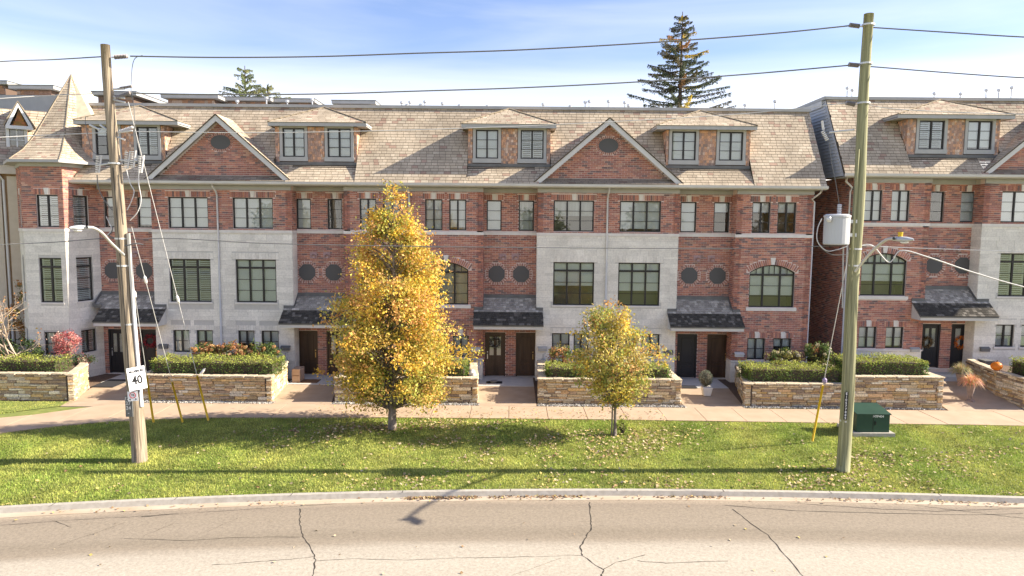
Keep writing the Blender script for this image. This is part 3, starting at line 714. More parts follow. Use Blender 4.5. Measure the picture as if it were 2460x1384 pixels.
def roofline(parent, PS, xa, xb, dz, dorms, gables, frieze):
    """mansard with recesses below the dormers, gutter, soffit, frieze boards and flat roof"""
    recs = [(d[2]-.03, d[3]+.03) for d in dorms]; m = MB()
    iv = [(xa, xb)]
    for a, b in recs: iv = sub(iv, a, b)
    for gl, gr in gables: iv = sub(iv, gl, gr)
    for gl, gr in gables:
        cx, half = (gl+gr)/2, (gr-gl)/2; ns = 40
        for i in range(ns):
            a, b = gl+(gr-gl)*i/ns, gl+(gr-gl)*(i+1)/ns
            if any(ra-.01 < (a+b)/2 < rb+.01 for ra, rb in recs): continue
            z = min(SE+.02+2.9*(1-abs((a+b)/2-cx)/half), 10.28); y = my(z)
            m.prism([(a, y, z-.12+dz), (a, y+.05, z+dz), (a, YT, ST+dz), (a, 2.2, ST+dz), (a, 2.2, z-.12+dz)], (b-a, 0, 0))
    for a, b in iv: m.prism([(a, YE, SE+dz), (a, YT, ST+dz), (a, 2.2, ST+dz), (a, 2.2, SE-.1+dz), (a, YE, SE-.1+dz)], (b-a, 0, 0))
    zb = 10.26
    recs0 = []
    for a, b in recs:
        e = [(a, b)]
        for gl, gr in gables: e = sub(e, gl+.05, gr-.05)
        recs0 += e
    for a, b in recs0:
        m.prism([(a, YE, SE+dz), (a, .27, zb-.05+dz), (a, .6, zb-.05+dz), (a, .6, SE-.1+dz), (a, YE, SE-.1+dz)], (b-a, 0, 0))
    for a, b in recs:
        m.prism([(a, my(12.0), 12.0+dz), (a, YT, ST+dz), (a, 2.2, ST+dz), (a, 2.2, 12.0+dz)], (b-a, 0, 0))
        m.box(a, b, 1.9, 2.2, SE+dz, 12.0+dz)
    m.build('roof', M['roofdeck'], parent)
    o = np.array((0, YE, SE+dz))
    tz0, tz1 = 0, mt_(12.0)
    def ext(t):
        e = [(xa, xb)]
        if t < tz1:
            for a, b in recs: e = sub(e, a, b)
        for gl, gr in gables:
            cx, half = (gl+gr)/2, (gr-gl)/2-.15; z = SE+t*VM[2]; H = 2.95
            k = 1-(z-9.35)/H
            if k > 0: e = sub(e, cx-half*k, cx+half*k)
        return e
    shingles(PS, o, (1, 0, 0), VM, NM, LM, ext, tan_shingle, .165)
    v = np.array([0, .75, zb-.1-SE]); H = np.linalg.norm(v); v /= H; n = np.array([0, -v[2], v[1]])
    for a, b in recs:
        def ex2(t, a=a, b=b):
            e = [(a+.01, b-.01)]
            for gl, gr in gables:
                cx, half = (gl+gr)/2, (gr-gl)/2-.15; k = 1-t*v[2]/2.95; e = sub(e, cx-half*k, cx+half*k)
            return e
        shingles(PS, o, (1, 0, 0), v, n, H-.02, ex2, tan_shingle, .165)
    g = MB(); prof = [(-.50, -.0), (-.50, -.13), (-.56, -.15), (-.62, -.11), (-.64, -.0), (-.62, -.0), (-.60, -.08), (-.56, -.11), (-.52, -.09), (-.52, .0)]
    g.prism([(xa-.02, y, SE+dz+z) for y, z in prof], (xb-xa+.04, 0, 0)); g.build('gutter', M['trimlight'], parent)
    s = MB(); s.box(xa, xb, YE-.01, .72, SE-.17+dz, SE-.131+dz); s.build('soffit', M['trim'], parent)
    for a, b, Y in frieze:
        MB().box(a, b, Y-.07, Y-.021, 8.93+dz, SE-.175+dz).build('frieze', M['trim'], parent)
    cp = MB(); cp.box(xa-.05, xb+.05, YT-.12, YT+.25, ST+dz-.02, ST+.12+dz); cp.build('roof_edge', M['trim'], parent)
    cp = MB(); cp.box(xa, xb, YT+.25, 13, ST-.3+dz, ST-.05+dz); cp.build('flat_roof', M['asphaltroof'], parent)
def downspout(parent, x, dz, zt=9.15, zb=1.2):
    m = MB(); m.tube([(x, -.56, zt+dz), (x, -.53, zt-.1+dz), (x, -.14, zt-.33+dz), (x, -.06, zt-.5+dz), (x, -.065, zb+dz)], .045, 8); m.build('downspout', M['trimlight'], parent, smooth=True)
def X3(*p): return [(XA(a, 515), XA(b, 515)) for a, b in p]
def X2(*p): return [(XA(a, 680), XA(b, 680)) for a, b in p]
def X1(*p): return [(XA(a, 830), XA(b, 830)) for a, b in p]
def R3(*p): return [(XA(a, 515, .7), XA(b, 515, .7)) for a, b in p]
def RO(*p): return [XA(a, 655, .7) for a in p]
def R1(*p): return [XA(a, 850, .7) for a in p]
def DR(py, a, b): return (XA(a, py, -.1), XA(b, py, -.1))
# ---- row A (left and centre)
A = thing('townhouse_row', (-4, 6, 0), 'long brick and stone townhouse row with tan shingled mansard, corner turret and two brick gables', 'townhouse row')
PB = Pieces('brick', M['brick'], U_brick); PA = Pieces('stone_block', M['ashlar'], U_block); PS = Pieces('shingle', M['shingle'], U_shingle)
PK = Pieces('cedar_shake', M['shake'], U_shake); PD = Pieces('canopy_shake', M['darkshake'], U_dshake)
xs = {k: XA(k, 620) for k in (368, 703, 828, 1160, 1290, 1628, 1765)}; xs['end'] = 14.08
TY = -.9; TWX = (XA(60, 600, TY), XA(158, 600, TY)); TDL = 1.35; TWE = (XA(240, 600, .7), .7); TDX = TWE[0]-TWX[1]
stone_bay(A, PB, PA, xs[368], xs[703], 0, X3((404, 500), (559, 656)), X2((408, 507), (567, 664)), X1((417, 456), (473, 512), (573, 612), (629, 670)),
          [B_(), B_(), S_(), B_(1), B_(), B_(.5), B_(.6), B_()])
stone_bay(A, PB, PA, xs[1290], xs[1628], 0, X3((1330, 1427), (1489, 1588)), X2((1329, 1427), (1485, 1585)), X1((1326, 1368), (1378, 1414), (1486, 1526), (1541, 1584)),
          [C_(.5), B_(.9), B_(.55), B_(.66), B_(), B_(), B_(), B_()])
brick_bay(A, PB, PA, xs[828], xs[1160], 0, X3((864, 904), (920, 962), (1021, 1063), (1079, 1120)), X2((866, 970), (1018, 1125)), X1((868, 906), (920, 958), (1036, 1075), (1088, 1126)), [C_(.5), B_(), B_(), B_(.9), B_(), C_(1), B_(), B_(), B_(), B_()])
brick_bay(A, PB, PA, xs[1765], xs['end'], 0, X3((1807, 1851), (1868, 1913)), X2((1800, 1909)), X1((1795, 1838), (1857, 1901)), [B_(.34), B_(.34), B_(.72), B_(), B_(.4)])
dd = M['doorblack']
def recdoors(pxs, st): p = R1(*pxs); return [(p[2*i], p[2*i+1], *st[i]) for i in range(len(p)//2)]
def canp(a, b): return (XA(a, 780, -.8), XA(b, 780, -.8))
recess(A, PB, PA, PD, TWE[0], xs[368], 0, R3((250, 286), (330, 366)), RO(272, 347), recdoors((262, 305, 338, 381), [('glass', dd, -1), ('panel', dd, 1)]), canp(222, 381), [B_(.3), B_(.9)])
recess(A, PB, PA, PD, xs[703], xs[828], 0, R3((712, 747), (787, 822)), RO(738, 802), recdoors((716, 764, 785, 833), [('panel', M['door'], 1), ('glass', M['door'], 1)]), canp(669, 848), [B_(), DK])
recess(A, PB, PA, PD, xs[1160], xs[1290], 0, R3((1169, 1205), (1246, 1283)), RO(1193, 1252), recdoors((1165, 1214, 1239, 1287), [('glass', M['door'], -1), ('panel', M['door'], 1)]), canp(1136, 1306), [B_(1), C_(1)])
recess(A, PB, PA, PD, xs[1628], xs[1765], 0, R3((1635, 1673), (1715, 1753)), RO(1656, 1724), recdoors((1626, 1674, 1698, 1751), [('panel', dd, -1), ('panel', M['door'], 1)]), canp(1611, 1790), [B_(1), B_(.35)])
def dorm(p, w, bl, dz=0, blinds=(B_(), B_()), yb=340):
    el, er = XA(p[0], 299, -.1), XA(p[1], 299, -.1); b0, b1 = XA(bl[0], yb, .25), XA(bl[1], yb, .25)
    return (el, er, b0, b1, [(XA(a, yb, .25), XA(b, yb, .25)) for a, b in w], dz, list(blinds))
DA = [dorm((176, 427), ((230, 285), (329, 380)), (198, 396), blinds=(B_(.3), S_())), dorm((643, 880), ((679, 732), (787, 843)), (662, 857)),
      dorm((1108, 1337), ((1143, 1197), (1251, 1306)), (1125, 1322), blinds=(B_(), S_())), dorm((1578, 1820), ((1614, 1672), (1728, 1785)), (1601, 1802))]
GA = [(XA(348, 436, -.42), XA(697, 436, -.42)), (XA(1283, 440, -.42), XA(1641, 440, -.42))]
xroof0 = -21.3
roofline(A, PS, xroof0, 14.45, 0, DA, GA, [(TWE[0], xs[368], .7), (xs[368], xs[703], 0), (xs[703], xs[828], .7), (xs[828], xs[1160], 0), (xs[1160], xs[1290], .7), (xs[1290], xs[1628], 0), (xs[1628], xs[1765], .7), (xs[1765], xs['end'], 0)])
for d in DA: dormer(A, PS, PK, *d[:4], d[4], 0, d[6])
for g in GA: gable(A, PB, PS, *g, 0, (.02, 11.12))
for px in (528, 984, 1456): downspout(A, XA(px, 650), 0)
MB().tube([(14.2, -.56, 9.15), (14.2, -.4, 9.0), (13.95, -.1, 8.72), (14.13, .02, 8.6), (14.13, .1, 1)], .045, 8).build('downspout', M['trimlight'], A, smooth=True)
# end wall of row A and body behind
MB().box(13.78, 14.06, .301, 12.5, -.3, 9.15).build('wall', M['mortar'], A)
MB().prism([(13.8, .3, 9.15), (13.8, YE+.1, SE), (13.8, YT, ST-.05), (13.8, 12.5, ST-.05), (13.8, 12.5, 9.15)], (.4, 0, 0)).build('side_siding', M['siding'], A)
MB().box(-24, 13.7, 12.2, 12.5, -.3, 12.9).build('wall', M['mortar'], A)
# turret
FT = Fr((0, TY), (1, 0)); Ftr = Fr((TWX[1], TY), (TDX, .7-TY)); Ftl = Fr((TWX[0]-TDL, .7), (TDL, TY-.7)); LTL = math.hypot(TDL, .7-TY); LT = math.hypot(TDX, .7-TY); tz = 9.86
def tower_face(F, s0, s1, w3, w2, g2, cols, blinds):
    rects = []; ha = []; hb = []
    for a, b in w3: rects.append((a, b, 7.13, 8.6)); hb += [rect(a, b, 7.13, 8.6), rect(a-.1, b+.1, 8.6, 8.87)]
    for a, b in w2: rects.append((a, b, 3.66, 5.72)); ha += [rect(a, b, 3.66, 5.72)]
    for a, b in g2: rects.append((a, b, 1.2, 2.28)); ha += [rect(a, b, 1.2, 2.28)]
    wall(A, F, s0, s1, -.3, ZS0, [r for r in rects if r[2] < 6], M['stone_mortar']); wall(A, F, s0, s1, ZS0, 10.0, [r for r in rects if r[2] > 6], M['mortar'])
    ashlar(PA, F, s0, s1, -.1, ZS0, ha); bricks(PB, F, s0, s1, ZS1, tz, hb); bl = iter(blinds)
    MB().fbox(F, s0-.02, s1+.02, ZS0, ZS1, -.03, .05).build('string_course', M['limestone'], A)
    for a, b in w3:
        window(A, F, a, b, 7.13, 8.6, cols, 3, blind=next(bl), sill=False); m = (a+b)/2
        soldiers(PB, F, a-.1, b+.1, 8.61, 8.865, (m-.1, m+.1)); keystone(A, F, m, 8.605, 8.91)
    for a, b in w2: window(A, F, a, b, 3.66, 5.72, cols, 3, transom=.42, blind=next(bl))
    for a, b in g2: window(A, F, a, b, 1.2, 2.28, 2, 2, blind=next(bl))
    MB().fbox(F, s0-.03, s1+.03, tz+.005, 10.12, -.05, .05).build('frieze', M['trim'], A)
tower_face(FT, *TWX, [(XA(88, 515, TY), XA(141, 515, TY))], [(XA(96, 680, TY), XA(150, 680, TY))], [(XA(107, 830, TY), XA(156, 830, TY))], 2, [S_(), S_(), B_()])
q3 = [Ftr.px(176, 515)[0], Ftr.px(213, 515)[0]]; q2 = [Ftr.px(185, 680)[0], Ftr.px(224, 680)[0]]; q1 = [Ftr.px(196, 822)[0], Ftr.px(232, 822)[0]]
tower_face(Ftr, 0, LT, [q3], [q2], [q1], 1, [S_(), S_(), S_()])
tower_face(Ftl, 0, LTL, [(.75, 1.45)], [(.75, 1.45)], [(.75, 1.4)], 1, [S_(), S_(), S_()])
MB().box(TWE[0]-.3, TWE[0]-.02, .72, 3.5, -.3, 10).build('wall', M['mortar'], A); MB().box(TWX[0]-TDL, TWX[0]-TDL+.2, .72, 4, -.3, 10).build('wall', M['tanbrick'], A)
ap = at(171, 180, 1.9); e0 = .42
base = [(TWX[0]-.18, TY-e0), (TWX[1]+.18, TY-e0), (TWE[0]+.42, .42), (TWE[0]+.42, 3.4), (TWX[1]+.18, 4.2), (TWX[0]-.18, 4.2), (TWX[0]-TDL-.30, 3.4), (TWX[0]-TDL-.30, .42)]
lev = [(1.0, 10.14), (.80, 10.62), (.62, 11.3), (0.0, float(ap[2]))]
tr = MB(); rings = [[np.array((ap[0]+(x-ap[0])*k, ap[1]+(y-ap[1])*k, z)) for x, y in base] for k, z in lev]
for a, b in zip(rings[:-1], rings[1:]):
    for i in range(8):
        j = (i+1) % 8; P = [a[i], a[j], b[j], b[i]]
        tr.add(P, [(0, 1, 2, 3)] if np.linalg.norm(b[i]-b[j]) > 1e-3 else [(0, 1, 2)])
        if i in (0, 1, 2, 7, 6):
            u = a[j]-a[i]; L = np.linalg.norm(u); u /= L; w0 = b[i]-a[i]; w1 = b[j]-a[i]; s0, s1 = w0 @ u, w1 @ u; v = w0-u*s0; H = np.linalg.norm(v); v /= H; n = np.cross(u, v)
            shingles(PS, a[i], u, v, n, H, lambda t, s0=s0, s1=s1, L=L, H=H: [(s0*t/H, L+(s1-L)*t/H)], tan_shingle, .15, .15, .3)
tr.build('turret_roof', M['roofdeck'], A)
tg = MB()
for i in range(8):
    j = (i+1) % 8; a, b = rings[0][i], rings[0][j]; c = np.array((ap[0], ap[1], 0))
    def inn(p, k): return np.array((ap[0]+(p[0]-ap[0])*k, ap[1]+(p[1]-ap[1])*k, p[2]))
    tg.hexa([inn(a, 1.03)-[0, 0, .12], inn(b, 1.03)-[0, 0, .12], inn(b, .8)-[0, 0, .12], inn(a, .8)-[0, 0, .12], inn(a, 1.03), inn(b, 1.03), inn(b, .8)-[0, 0, .01], inn(a, .8)-[0, 0, .01]])
tg.build('gutter', M['trim'], A)
tc2 = MB()
for k in (0, 1, 2, 7): tc2.tube([rings[q][k]+np.array((0, 0, .02)) for q in range(4)], .03, 5)
tc2.build('ridge_cap', M['roofcap'], A)
# cricket joining turret to the mansard
M['roofskin'] = mat('cricket_shingle', (.50, .41, .30), .9, (.60, .50, .37), 5)
ck = MB(); ck.prism([at(174, 186, 2.0), at(160, 290, .8), at(190, 294, .8), at(226, 290, 1.0), at(230, 270, 1.9)], (0, .9, 0)); ck.build('roof', M['roofskin'], A)
# stair penthouses and small vents on the flat roof
def penthouse(parent, x0, x1, y, zt, dz=0, depth=3.2, lit=True):
    m = MB(); m.box(x0+.25, x1-.35, y, y+depth, ST-.05+dz, zt-.22); o = m.build('penthouse', M['shake_back'], parent)
    Fp = Fr((0, y), (1, 0)); z = ST+dz; n = 0
    while z < zt-.25:
        x = x0+.25
        while x < x1-.37:
            w = random.uniform(.2, .36); PK2.fadd(Fp, x, min(x+w-.01, x1-.36), z, min(z+.17, zt-.23), -.01, .02, tuple(.6*c for c in shake_col())); x += w
        z += .18
    r = MB(); r.box(x0, x1, y-.35, y+depth+.3, zt-.2, zt-.02); r.build('roof_slab', M['trim'], o)
    r = MB(); r.box(x0-.03, x1+.03, y-.38, y+depth+.33, zt-.02, zt+.02); r.build('roof_edge', M['flash'], o)
PK2 = Pieces('wall_shake', M['shake'], U_shake)
for (a, b, py, Y) in ((225, 335, 222, 7.5), (393, 530, 229, 8.5), (530, 655, 235, 9.5), (663, 760, 239, 10), (800, 905, 243, 10.5)):
    p, q = at(a, py, Y), at(b, py, Y); penthouse(A, p[0], q[0], Y, p[2])
def roof_vent(parent, px, py, Y, dz, h=None, mushroom=True):
    p = at(px, py, Y); zt = p[2]; m = MB(); m.tube([(p[0], Y, ST+dz-.1), (p[0], Y, zt-.06)], .035, 8); m.lathe((p[0], Y, zt-.16), [(.06, 0), (.10, .04), (.10, .13), (.03, .16)], 10); m.build('roof_vent', M['steel'], parent)
for px, py in ((965, 243), (977, 250), (985, 242), (1010, 249), (1021, 241), (1063, 245), (1104, 250), (1171, 252), (1305, 247), (1370, 252), (1406, 242), (1416, 240), (1462, 240), (1501, 243), (1510, 250), (1790, 249), (1862, 240), (570, 240), (640, 232), (690, 240), (750, 236)):
    roof_vent(A, px, py, 6.5, 0)
# ---- row B (right)
dz = .60
B = thing('townhouse_row', (22, 6, 0), 'right-hand brick townhouse row with dark siding gable end behind the tall utility pole', 'townhouse row')
QB = Pieces('brick', M['brick'], U_brick); QA = Pieces('stone_block', M['ashlar'], U_block); QS = Pieces('shingle', M['shingle'], U_shingle)
QK = Pieces('cedar_shake', M['shake'], U_shake); QD = Pieces('canopy_shake', M['darkshake'], U_dshake)
bx = [15.92, XA(2228, 600), XA(2355, 600), XA(2690, 600)]; bx2 = bx[3]+2.6
brick_bay(B, QB, QA, bx[0], bx[1], dz, [(XA(a, 492), XA(b, 492)) for a, b in ((2076, 2119), (2141, 2185))], [(XA(2068, 665), XA(2177, 665))], [(XA(a, 815), XA(b, 815)) for a, b in ((2062, 2105), (2127, 2170))], [B_(), B_(), B_(.66), B_(), B_(.9)])
recess(B, QB, QA, QD, bx[1], bx[2], dz, [(XA(a, 492, .7), XA(b, 492, .7)) for a, b in ((2231, 2268), (2308, 2345))], [XA(2243, 650, .7), XA(2312, 650, .7)],
       recdoors((2212, 2256, 2282, 2340), [('glass', dd, -1), ('glass', dd, 1)]), (XA(2210, 780, -.8), XA(2399, 780, -.8)), [DK, B_()])
stone_bay(B, QB, QA, bx[2], bx[3], dz, [(XA(a, 492), XA(b, 492)) for a, b in ((2406, 2505), (2560, 2655))], [(XA(a, 665), XA(b, 665)) for a, b in ((2400, 2500), (2558, 2655))], [(XA(a, 815), XA(b, 815)) for a, b in ((2391, 2435), (2452, 2496), (2560, 2600), (2620, 2660))], [B_()]+[B_()]+[S_(), S_()]+[B_()]*6)
DB = [(XA(2158, 268, -.1), XA(2440, 268, -.1), XA(2180, 310, .25), XA(2402, 310, .25), [(XA(2208, 310, .25), XA(2269, 310, .25)), (XA(2325, 310, .25), XA(2384, 310, .25))], dz, [S_(), B_(.9)])]
GB = [(XA(2364, 412, -.42), XA(2364, 412, -.42)+6.9)]
roofline(B, QS, 15.25, bx2, dz, DB, GB, [(bx[0], bx[1], 0), (bx[1], bx[2], .7), (bx[2], bx[3], 0)])
for d in DB: dormer(B, QS, QK, *d[:4], d[4], dz, d[6])
gable(B, QB, QS, *GB[0], dz, (.02, 11.12))
MB().tube([(15.35, -.52, 9.15+dz), (15.4, -.3, 8.95+dz), (15.84, .0, 8.7+dz), (15.84, .12, 8.5+dz), (15.84, .12, 1)], .045, 8).build('downspout', M['trimlight'], B, smooth=True)
downspout(B, XA(2522, 650), dz)
Fs = Fr((15.9, 0), (0, -1), (-1, 0))
wall(B, Fs, -12, -.301, -.3, 9.2+dz, [], M['mortar'], .25, 0)
bricks(QB, Fs, -8.0, 0, -.1, 9.2+dz, [])
sd = MB(); sd.prism([(15.225, YE+.1, SE-.1+dz), (15.225, YT, ST-.05+dz), (15.225, 12.5, ST-.05+dz), (15.225, 12.5, SE-.1+dz)], (.02, 0, 0)); sdo = sd.build('gable_end', M['siding'], B)
z = SE-.1+dz
while z < ST-.15+dz:
    y0 = my(z+.08, dz)+.13
    k = MB(); k.hexa([(15.18, y0, z), (15.22, y0, z), (15.22, 12.4, z), (15.18, 12.4, z), (15.21, y0+.08, z+.155), (15.22, y0+.08, z+.155), (15.22, 12.4, z+.155), (15.21, 12.4, z+.155)]); k.build('siding_board', M['siding'], sdo); z += .16
MB().box(15.12, 15.5, YT-.1, 13, ST-.02+dz, ST+.13+dz).build('roof_edge', M['trim'], B)
MB().box(15.13, 15.175, YT+.2, 12.6, ST-.35+dz, ST-.03+dz).build('fascia', M['trimlight'], B)
MB().box(bx2-.3, bx2, -.1, 12, -.3, 9.2+dz).build('wall', M['mortar'], B)
for px, py in ((2036, 208), (2048, 213), (2370, 213), (2400, 213), (2431, 207), (2245, 221), (2308, 222)): roof_vent(B, px, py, 6.5, dz)
for P_, par in ((PB, A), (PA, A), (PS, A), (PK, A), (PD, A), (PK2, A), (QB, B), (QA, B), (QS, B), (QK, B), (QD, B)): P_.build(par)
# ---- neighbour at the far left
Cn = thing('neighbour_house', (-27, 4, 0), 'cream and tan brick house with white-trimmed gable dormer, left of the turret', 'house')
FC = Fr((-24.4, 2.4), (.86, .51))            # runs left and forward as s falls
sC = lambda px, py, d=0: FC.px(px, py, d)
MB().fbox(FC, -9, .4, -.3, 10.0, -.3, 0).build('wall', M['tanbrick'], Cn)
a = sC(22, 520)[0]; b = sC(43, 520)[0]; MB().fbox(FC, a, b+.3, -.3, 9.6, .0, .12).build('pilaster', M['cream'], Cn)
a2 = sC(7, 520)[0]; MB().fbox(FC, -9, a2, -.3, 9.9, .003, .15).build('stucco_panel', M['cream'], Cn)
MB().fbox(FC, -9, .5, 9.7, 10.1, .01, .3).build('eave', M['cream'], Cn)
MB().tube([FC.pt(a-.35, 9.7, .3), FC.pt(a-.15, 9.4, .1), FC.pt(a-.12, 1, .08)], .06, 8).build('downspout', M['white'], Cn)
PC = Pieces('shingle', M['shingle'], U_shingle)
nC = np.array((FC.n[0], FC.n[1], 0)); uC = np.array((FC.u[0], FC.u[1], 0)); vC = -nC*.55+np.array((0, 0, .835)); vC /= np.linalg.norm(vC); nnC = np.cross(uC, vC)
oC = FC.pt(-9, 10.1, .35); top_ = 3.6
MB().add([oC, oC+uC*13, oC+uC*13+vC*top_, oC+vC*top_], [(0, 1, 2, 3)]).build('roof', M['roofdeck'], Cn)
shingles(PC, oC, uC, vC, nnC, top_, lambda t: [(0, 12.6)], tan_shingle, .17)
w0, zq0 = sC(24, 362, -.2); w1, zq1 = sC(57, 310, -.2); g0, zg0 = sC(13, 300, 0); g1, zg1 = sC(78, 300, 0); zga = sC(45, 246, 0)[1]
dw = MB(); dw.fbox(FC, g0+.25, g1-.25, zq0-.2, zg0, -2.2, -.35); dw.build('dormer', M['orangeshake'] if 'orangeshake' in M else M['tanbrick'], Cn)
PCK = Pieces('cedar_shake', M['shake'], U_shake); z = zq0-.2
while z < zg0+ (zga-zg0)*.8:
    e0_ = 0 if z < zg0 else (z-zg0)/(zga-zg0)*(g1-g0)/2; x = g0+.25+e0_
    while x < g1-.25-e0_:
        w = random.uniform(.12, .2)
        if not (w0-.15 < x+w/2 < w1+.15 and zq0-.1 < z+.07 < zq1+.1): PCK.fadd(FC, x, min(x+w-.01, g1-.25-e0_), z, z+.135, -.36, -.33+random.uniform(0, .015), tuple(c*random.uniform(.8, 1.2) for c in (.5, .24, .09)))
        x += w
    z += .14
gm = MB(); mid = (g0+g1)/2
gm.prism([FC.pt(g0, zg0, 0), FC.pt(mid, zga, 0), FC.pt(mid, zga-.22, 0), FC.pt(g0+.16, zg0, 0)], -nC*.06); gm.prism([FC.pt(g1, zg0, 0), FC.pt(mid, zga, 0), FC.pt(mid, zga-.22, 0), FC.pt(g1-.16, zg0, 0)], -nC*.06)
gm.fbox(FC, g0, g1, zg0-.16, zg0, -.3, .0); gm.build('gable_trim', M['white'], Cn)
gf = MB(); gf.prism([FC.pt(g0+.3, zg0, -.34), FC.pt(g1-.3, zg0, -.34), FC.pt(mid, zga-.2, -.34)], -nC*.1); gf.build('gable', M['tanbrick'], Cn)
gr_ = MB(); gr_.prism([FC.pt(g0-.05, zg0-.02, .02), FC.pt(mid, zga+.03, .02), FC.pt(mid, zga+.08, .02), FC.pt(g0-.1, zg0+.02, .02)], -nC*3); gr_.prism([FC.pt(g1+.05, zg0-.02, .02), FC.pt(g1+.1, zg0+.02, .02), FC.pt(mid, zga+.08, .02), FC.pt(mid, zga+.03, .02)], -nC*3); gr_.build('roof', M['roofcap'], Cn)
FCd = Fr(FC.o-FC.n*.33, FC.u); wf = MB(); wf.fbox(FCd, w0-.14, w0, zq0-.12, zq1+.14, -.02, .05); wf.fbox(FCd, w1, w1+.14, zq0-.12, zq1+.14, -.02, .05); wf.fbox(FCd, w0, w1, zq1, zq1+.14, -.02, .05); wf.fbox(FCd, w0-.2, w1+.2, zq0-.2, zq0, -.02, .08)
wf.fbox(FCd, (w0+w1)/2-.03, (w0+w1)/2+.03, zq0, zq1, -.02, .04); wf.fbox(FCd, w0, w1, (zq0+zq1)/2-.02, (zq0+zq1)/2+.02, -.02, .03); wfo = wf.build('window', M['white'], Cn)
for i in range(2):
    for j in range(2): ubox('pane', U_pane, FCd, w0+(w1-w0)*i/2+.03, w0+(w1-w0)*(i+1)/2-.03, zq0+(zq1-zq0)*j/2+.02, zq0+(zq1-zq0)*(j+1)/2-.02, .0, .006, wfo)
ubox('interior', U_dark, FCd, w0, w1, zq0, zq1, -.03, -.018, wfo)
p, q = at(30, 207, 8), at(138, 207, 8)
PK2 = Pieces('wall_shake', M['shake'], U_shake); penthouse(Cn, p[0], q[0], 8, p[2]); p, q = at(-60, 196, 10), at(27, 196, 10); penthouse(Cn, p[0], q[0], 10, p[2])
PK2.build(Cn); PC.build(Cn); PCK.build(Cn)
p0 = at(0, 228, 6.5); p1 = at(100, 250, 6.5); MB().box(p0[0]-4, p1[0]+1.5, 6.5, 9, 12.0, p0[2]).build('parapet', M['trim'], Cn)
# ------------------------------------------------------------------ the ground
M['lawn'] = mat('lawn_soil', (.12, .16, .035), .95, (.24, .25, .07), 2.2, .4)
def roadmat():
    m, t, b, o = newmat('asphalt'); b.inputs['Roughness'].default_value = .85; b.inputs['Specular IOR Level'].default_value = .2
    g = N(t, 'ShaderNodeNewGeometry'); s = N(t, 'ShaderNodeSeparateXYZ'); t.links.new(g.outputs['Position'], s.inputs[0])
    at_ = N(t, 'ShaderNodeAttribute', attribute_name='Col'); sv = N(t, 'ShaderNodeSeparateColor'); t.links.new(at_.outputs['Color'], sv.inputs[0])
    n1 = N(t, 'ShaderNodeTexNoise'); n1.inputs['Scale'].default_value = .5; n1.inputs['Detail'].default_value = 8
    mpg = N(t, 'ShaderNodeMapping'); mpg.inputs['Scale'].default_value = (.25, 2.2, 1); t.links.new(g.outputs['Position'], mpg.inputs[0]); t.links.new(mpg.outputs[0], n1.inputs['Vector'])
    ad = N(t, 'ShaderNodeMath', operation='MULTIPLY_ADD'); ad.inputs[1].default_value = .10; t.links.new(n1.outputs[0], ad.inputs[0]); t.links.new(sv.outputs[0], ad.inputs[2])
    r = N(t, 'ShaderNodeValToRGB'); t.links.new(ad.outputs[0], r.inputs[0]); e = r.color_ramp.elements
    e[0].position = .05; e[0].color = (.33, .27, .20, 1); e[1].position = .95; e[1].color = (.35,.31,.25,1)
    for p, c in ((.10, (.235,.195,.15)), (.16, (.25,.21,.16)), (.30, (.255,.215,.165)), (.38, (.22,.185,.14)), (.44, (.25,.21,.16)), (.50, (.36,.32,.26)), (.62, (.39,.35,.285))):
        x = e.new(p); x.color = (*c, 1)
    n2 = N(t, 'ShaderNodeTexNoise'); n2.inputs['Scale'].default_value = 13; n2.inputs['Detail'].default_value = 12; n2.inputs['Roughness'].default_value = .85; t.links.new(g.outputs['Position'], n2.inputs['Vector'])
    mr = N(t, 'ShaderNodeMapRange'); mr.inputs[1].default_value = .3; mr.inputs[2].default_value = .7; mr.inputs[3].default_value = .62; mr.inputs[4].default_value = 1.38; t.links.new(n2.outputs[0], mr.inputs[0])
    v = N(t, 'ShaderNodeVectorMath', operation='SCALE'); t.links.new(r.outputs[0], v.inputs[0]); t.links.new(mr.outputs[0], v.inputs['Scale']); t.links.new(v.outputs[0], b.inputs['Base Color'])
    bp = N(t, 'ShaderNodeBump'); bp.inputs['Strength'].default_value = .4; bp.inputs['Distance'].default_value = .01; t.links.new(n2.outputs[0], bp.inputs['Height']); t.links.new(bp.outputs[0], b.inputs['Normal'])
    return m
M['road'] = roadmat()
M['curb'] = mat('curb_concrete', (.35, .32, .27), .85, (.43, .40, .35), 7, .3)
M['apron'] = mat('gutter_concrete', (.40, .31, .22), .85, (.48, .40, .31), 2.5, .2, stretch=(.3, 1, 1))
M['walk'] = mat('sidewalk_concrete', (.40, .29, .20), .85, (.46, .345, .245), 1.3, .15)
M['walk2'] = mat('entry_concrete', (.36, .27, .19), .85, (.43, .33, .24), 1.6, .15)
M['porch'] = mat('porch_concrete', (.5, .49, .47), .8, (.57, .56, .53), 3)
M['crack'] = mat('crack_tar', (.045, .038, .03), .9)
cfit = np.polyfit([-13.3, -7.1, -.3, 6.75, 14.33], [-15.0, -14.18, -13.49, -13.52, -13.76], 3)
def curbY(x):
    def f(q): return float(np.polyval(cfit, q))
    if x < -15: return f(-15)+(x+15)*.16
    if x > 16: return f(16)-(x-16)*.03
    return f(x)
xsg = [-400, -120, -60]+[-40+i*1.0 for i in range(81)]+[60, 120, 400]
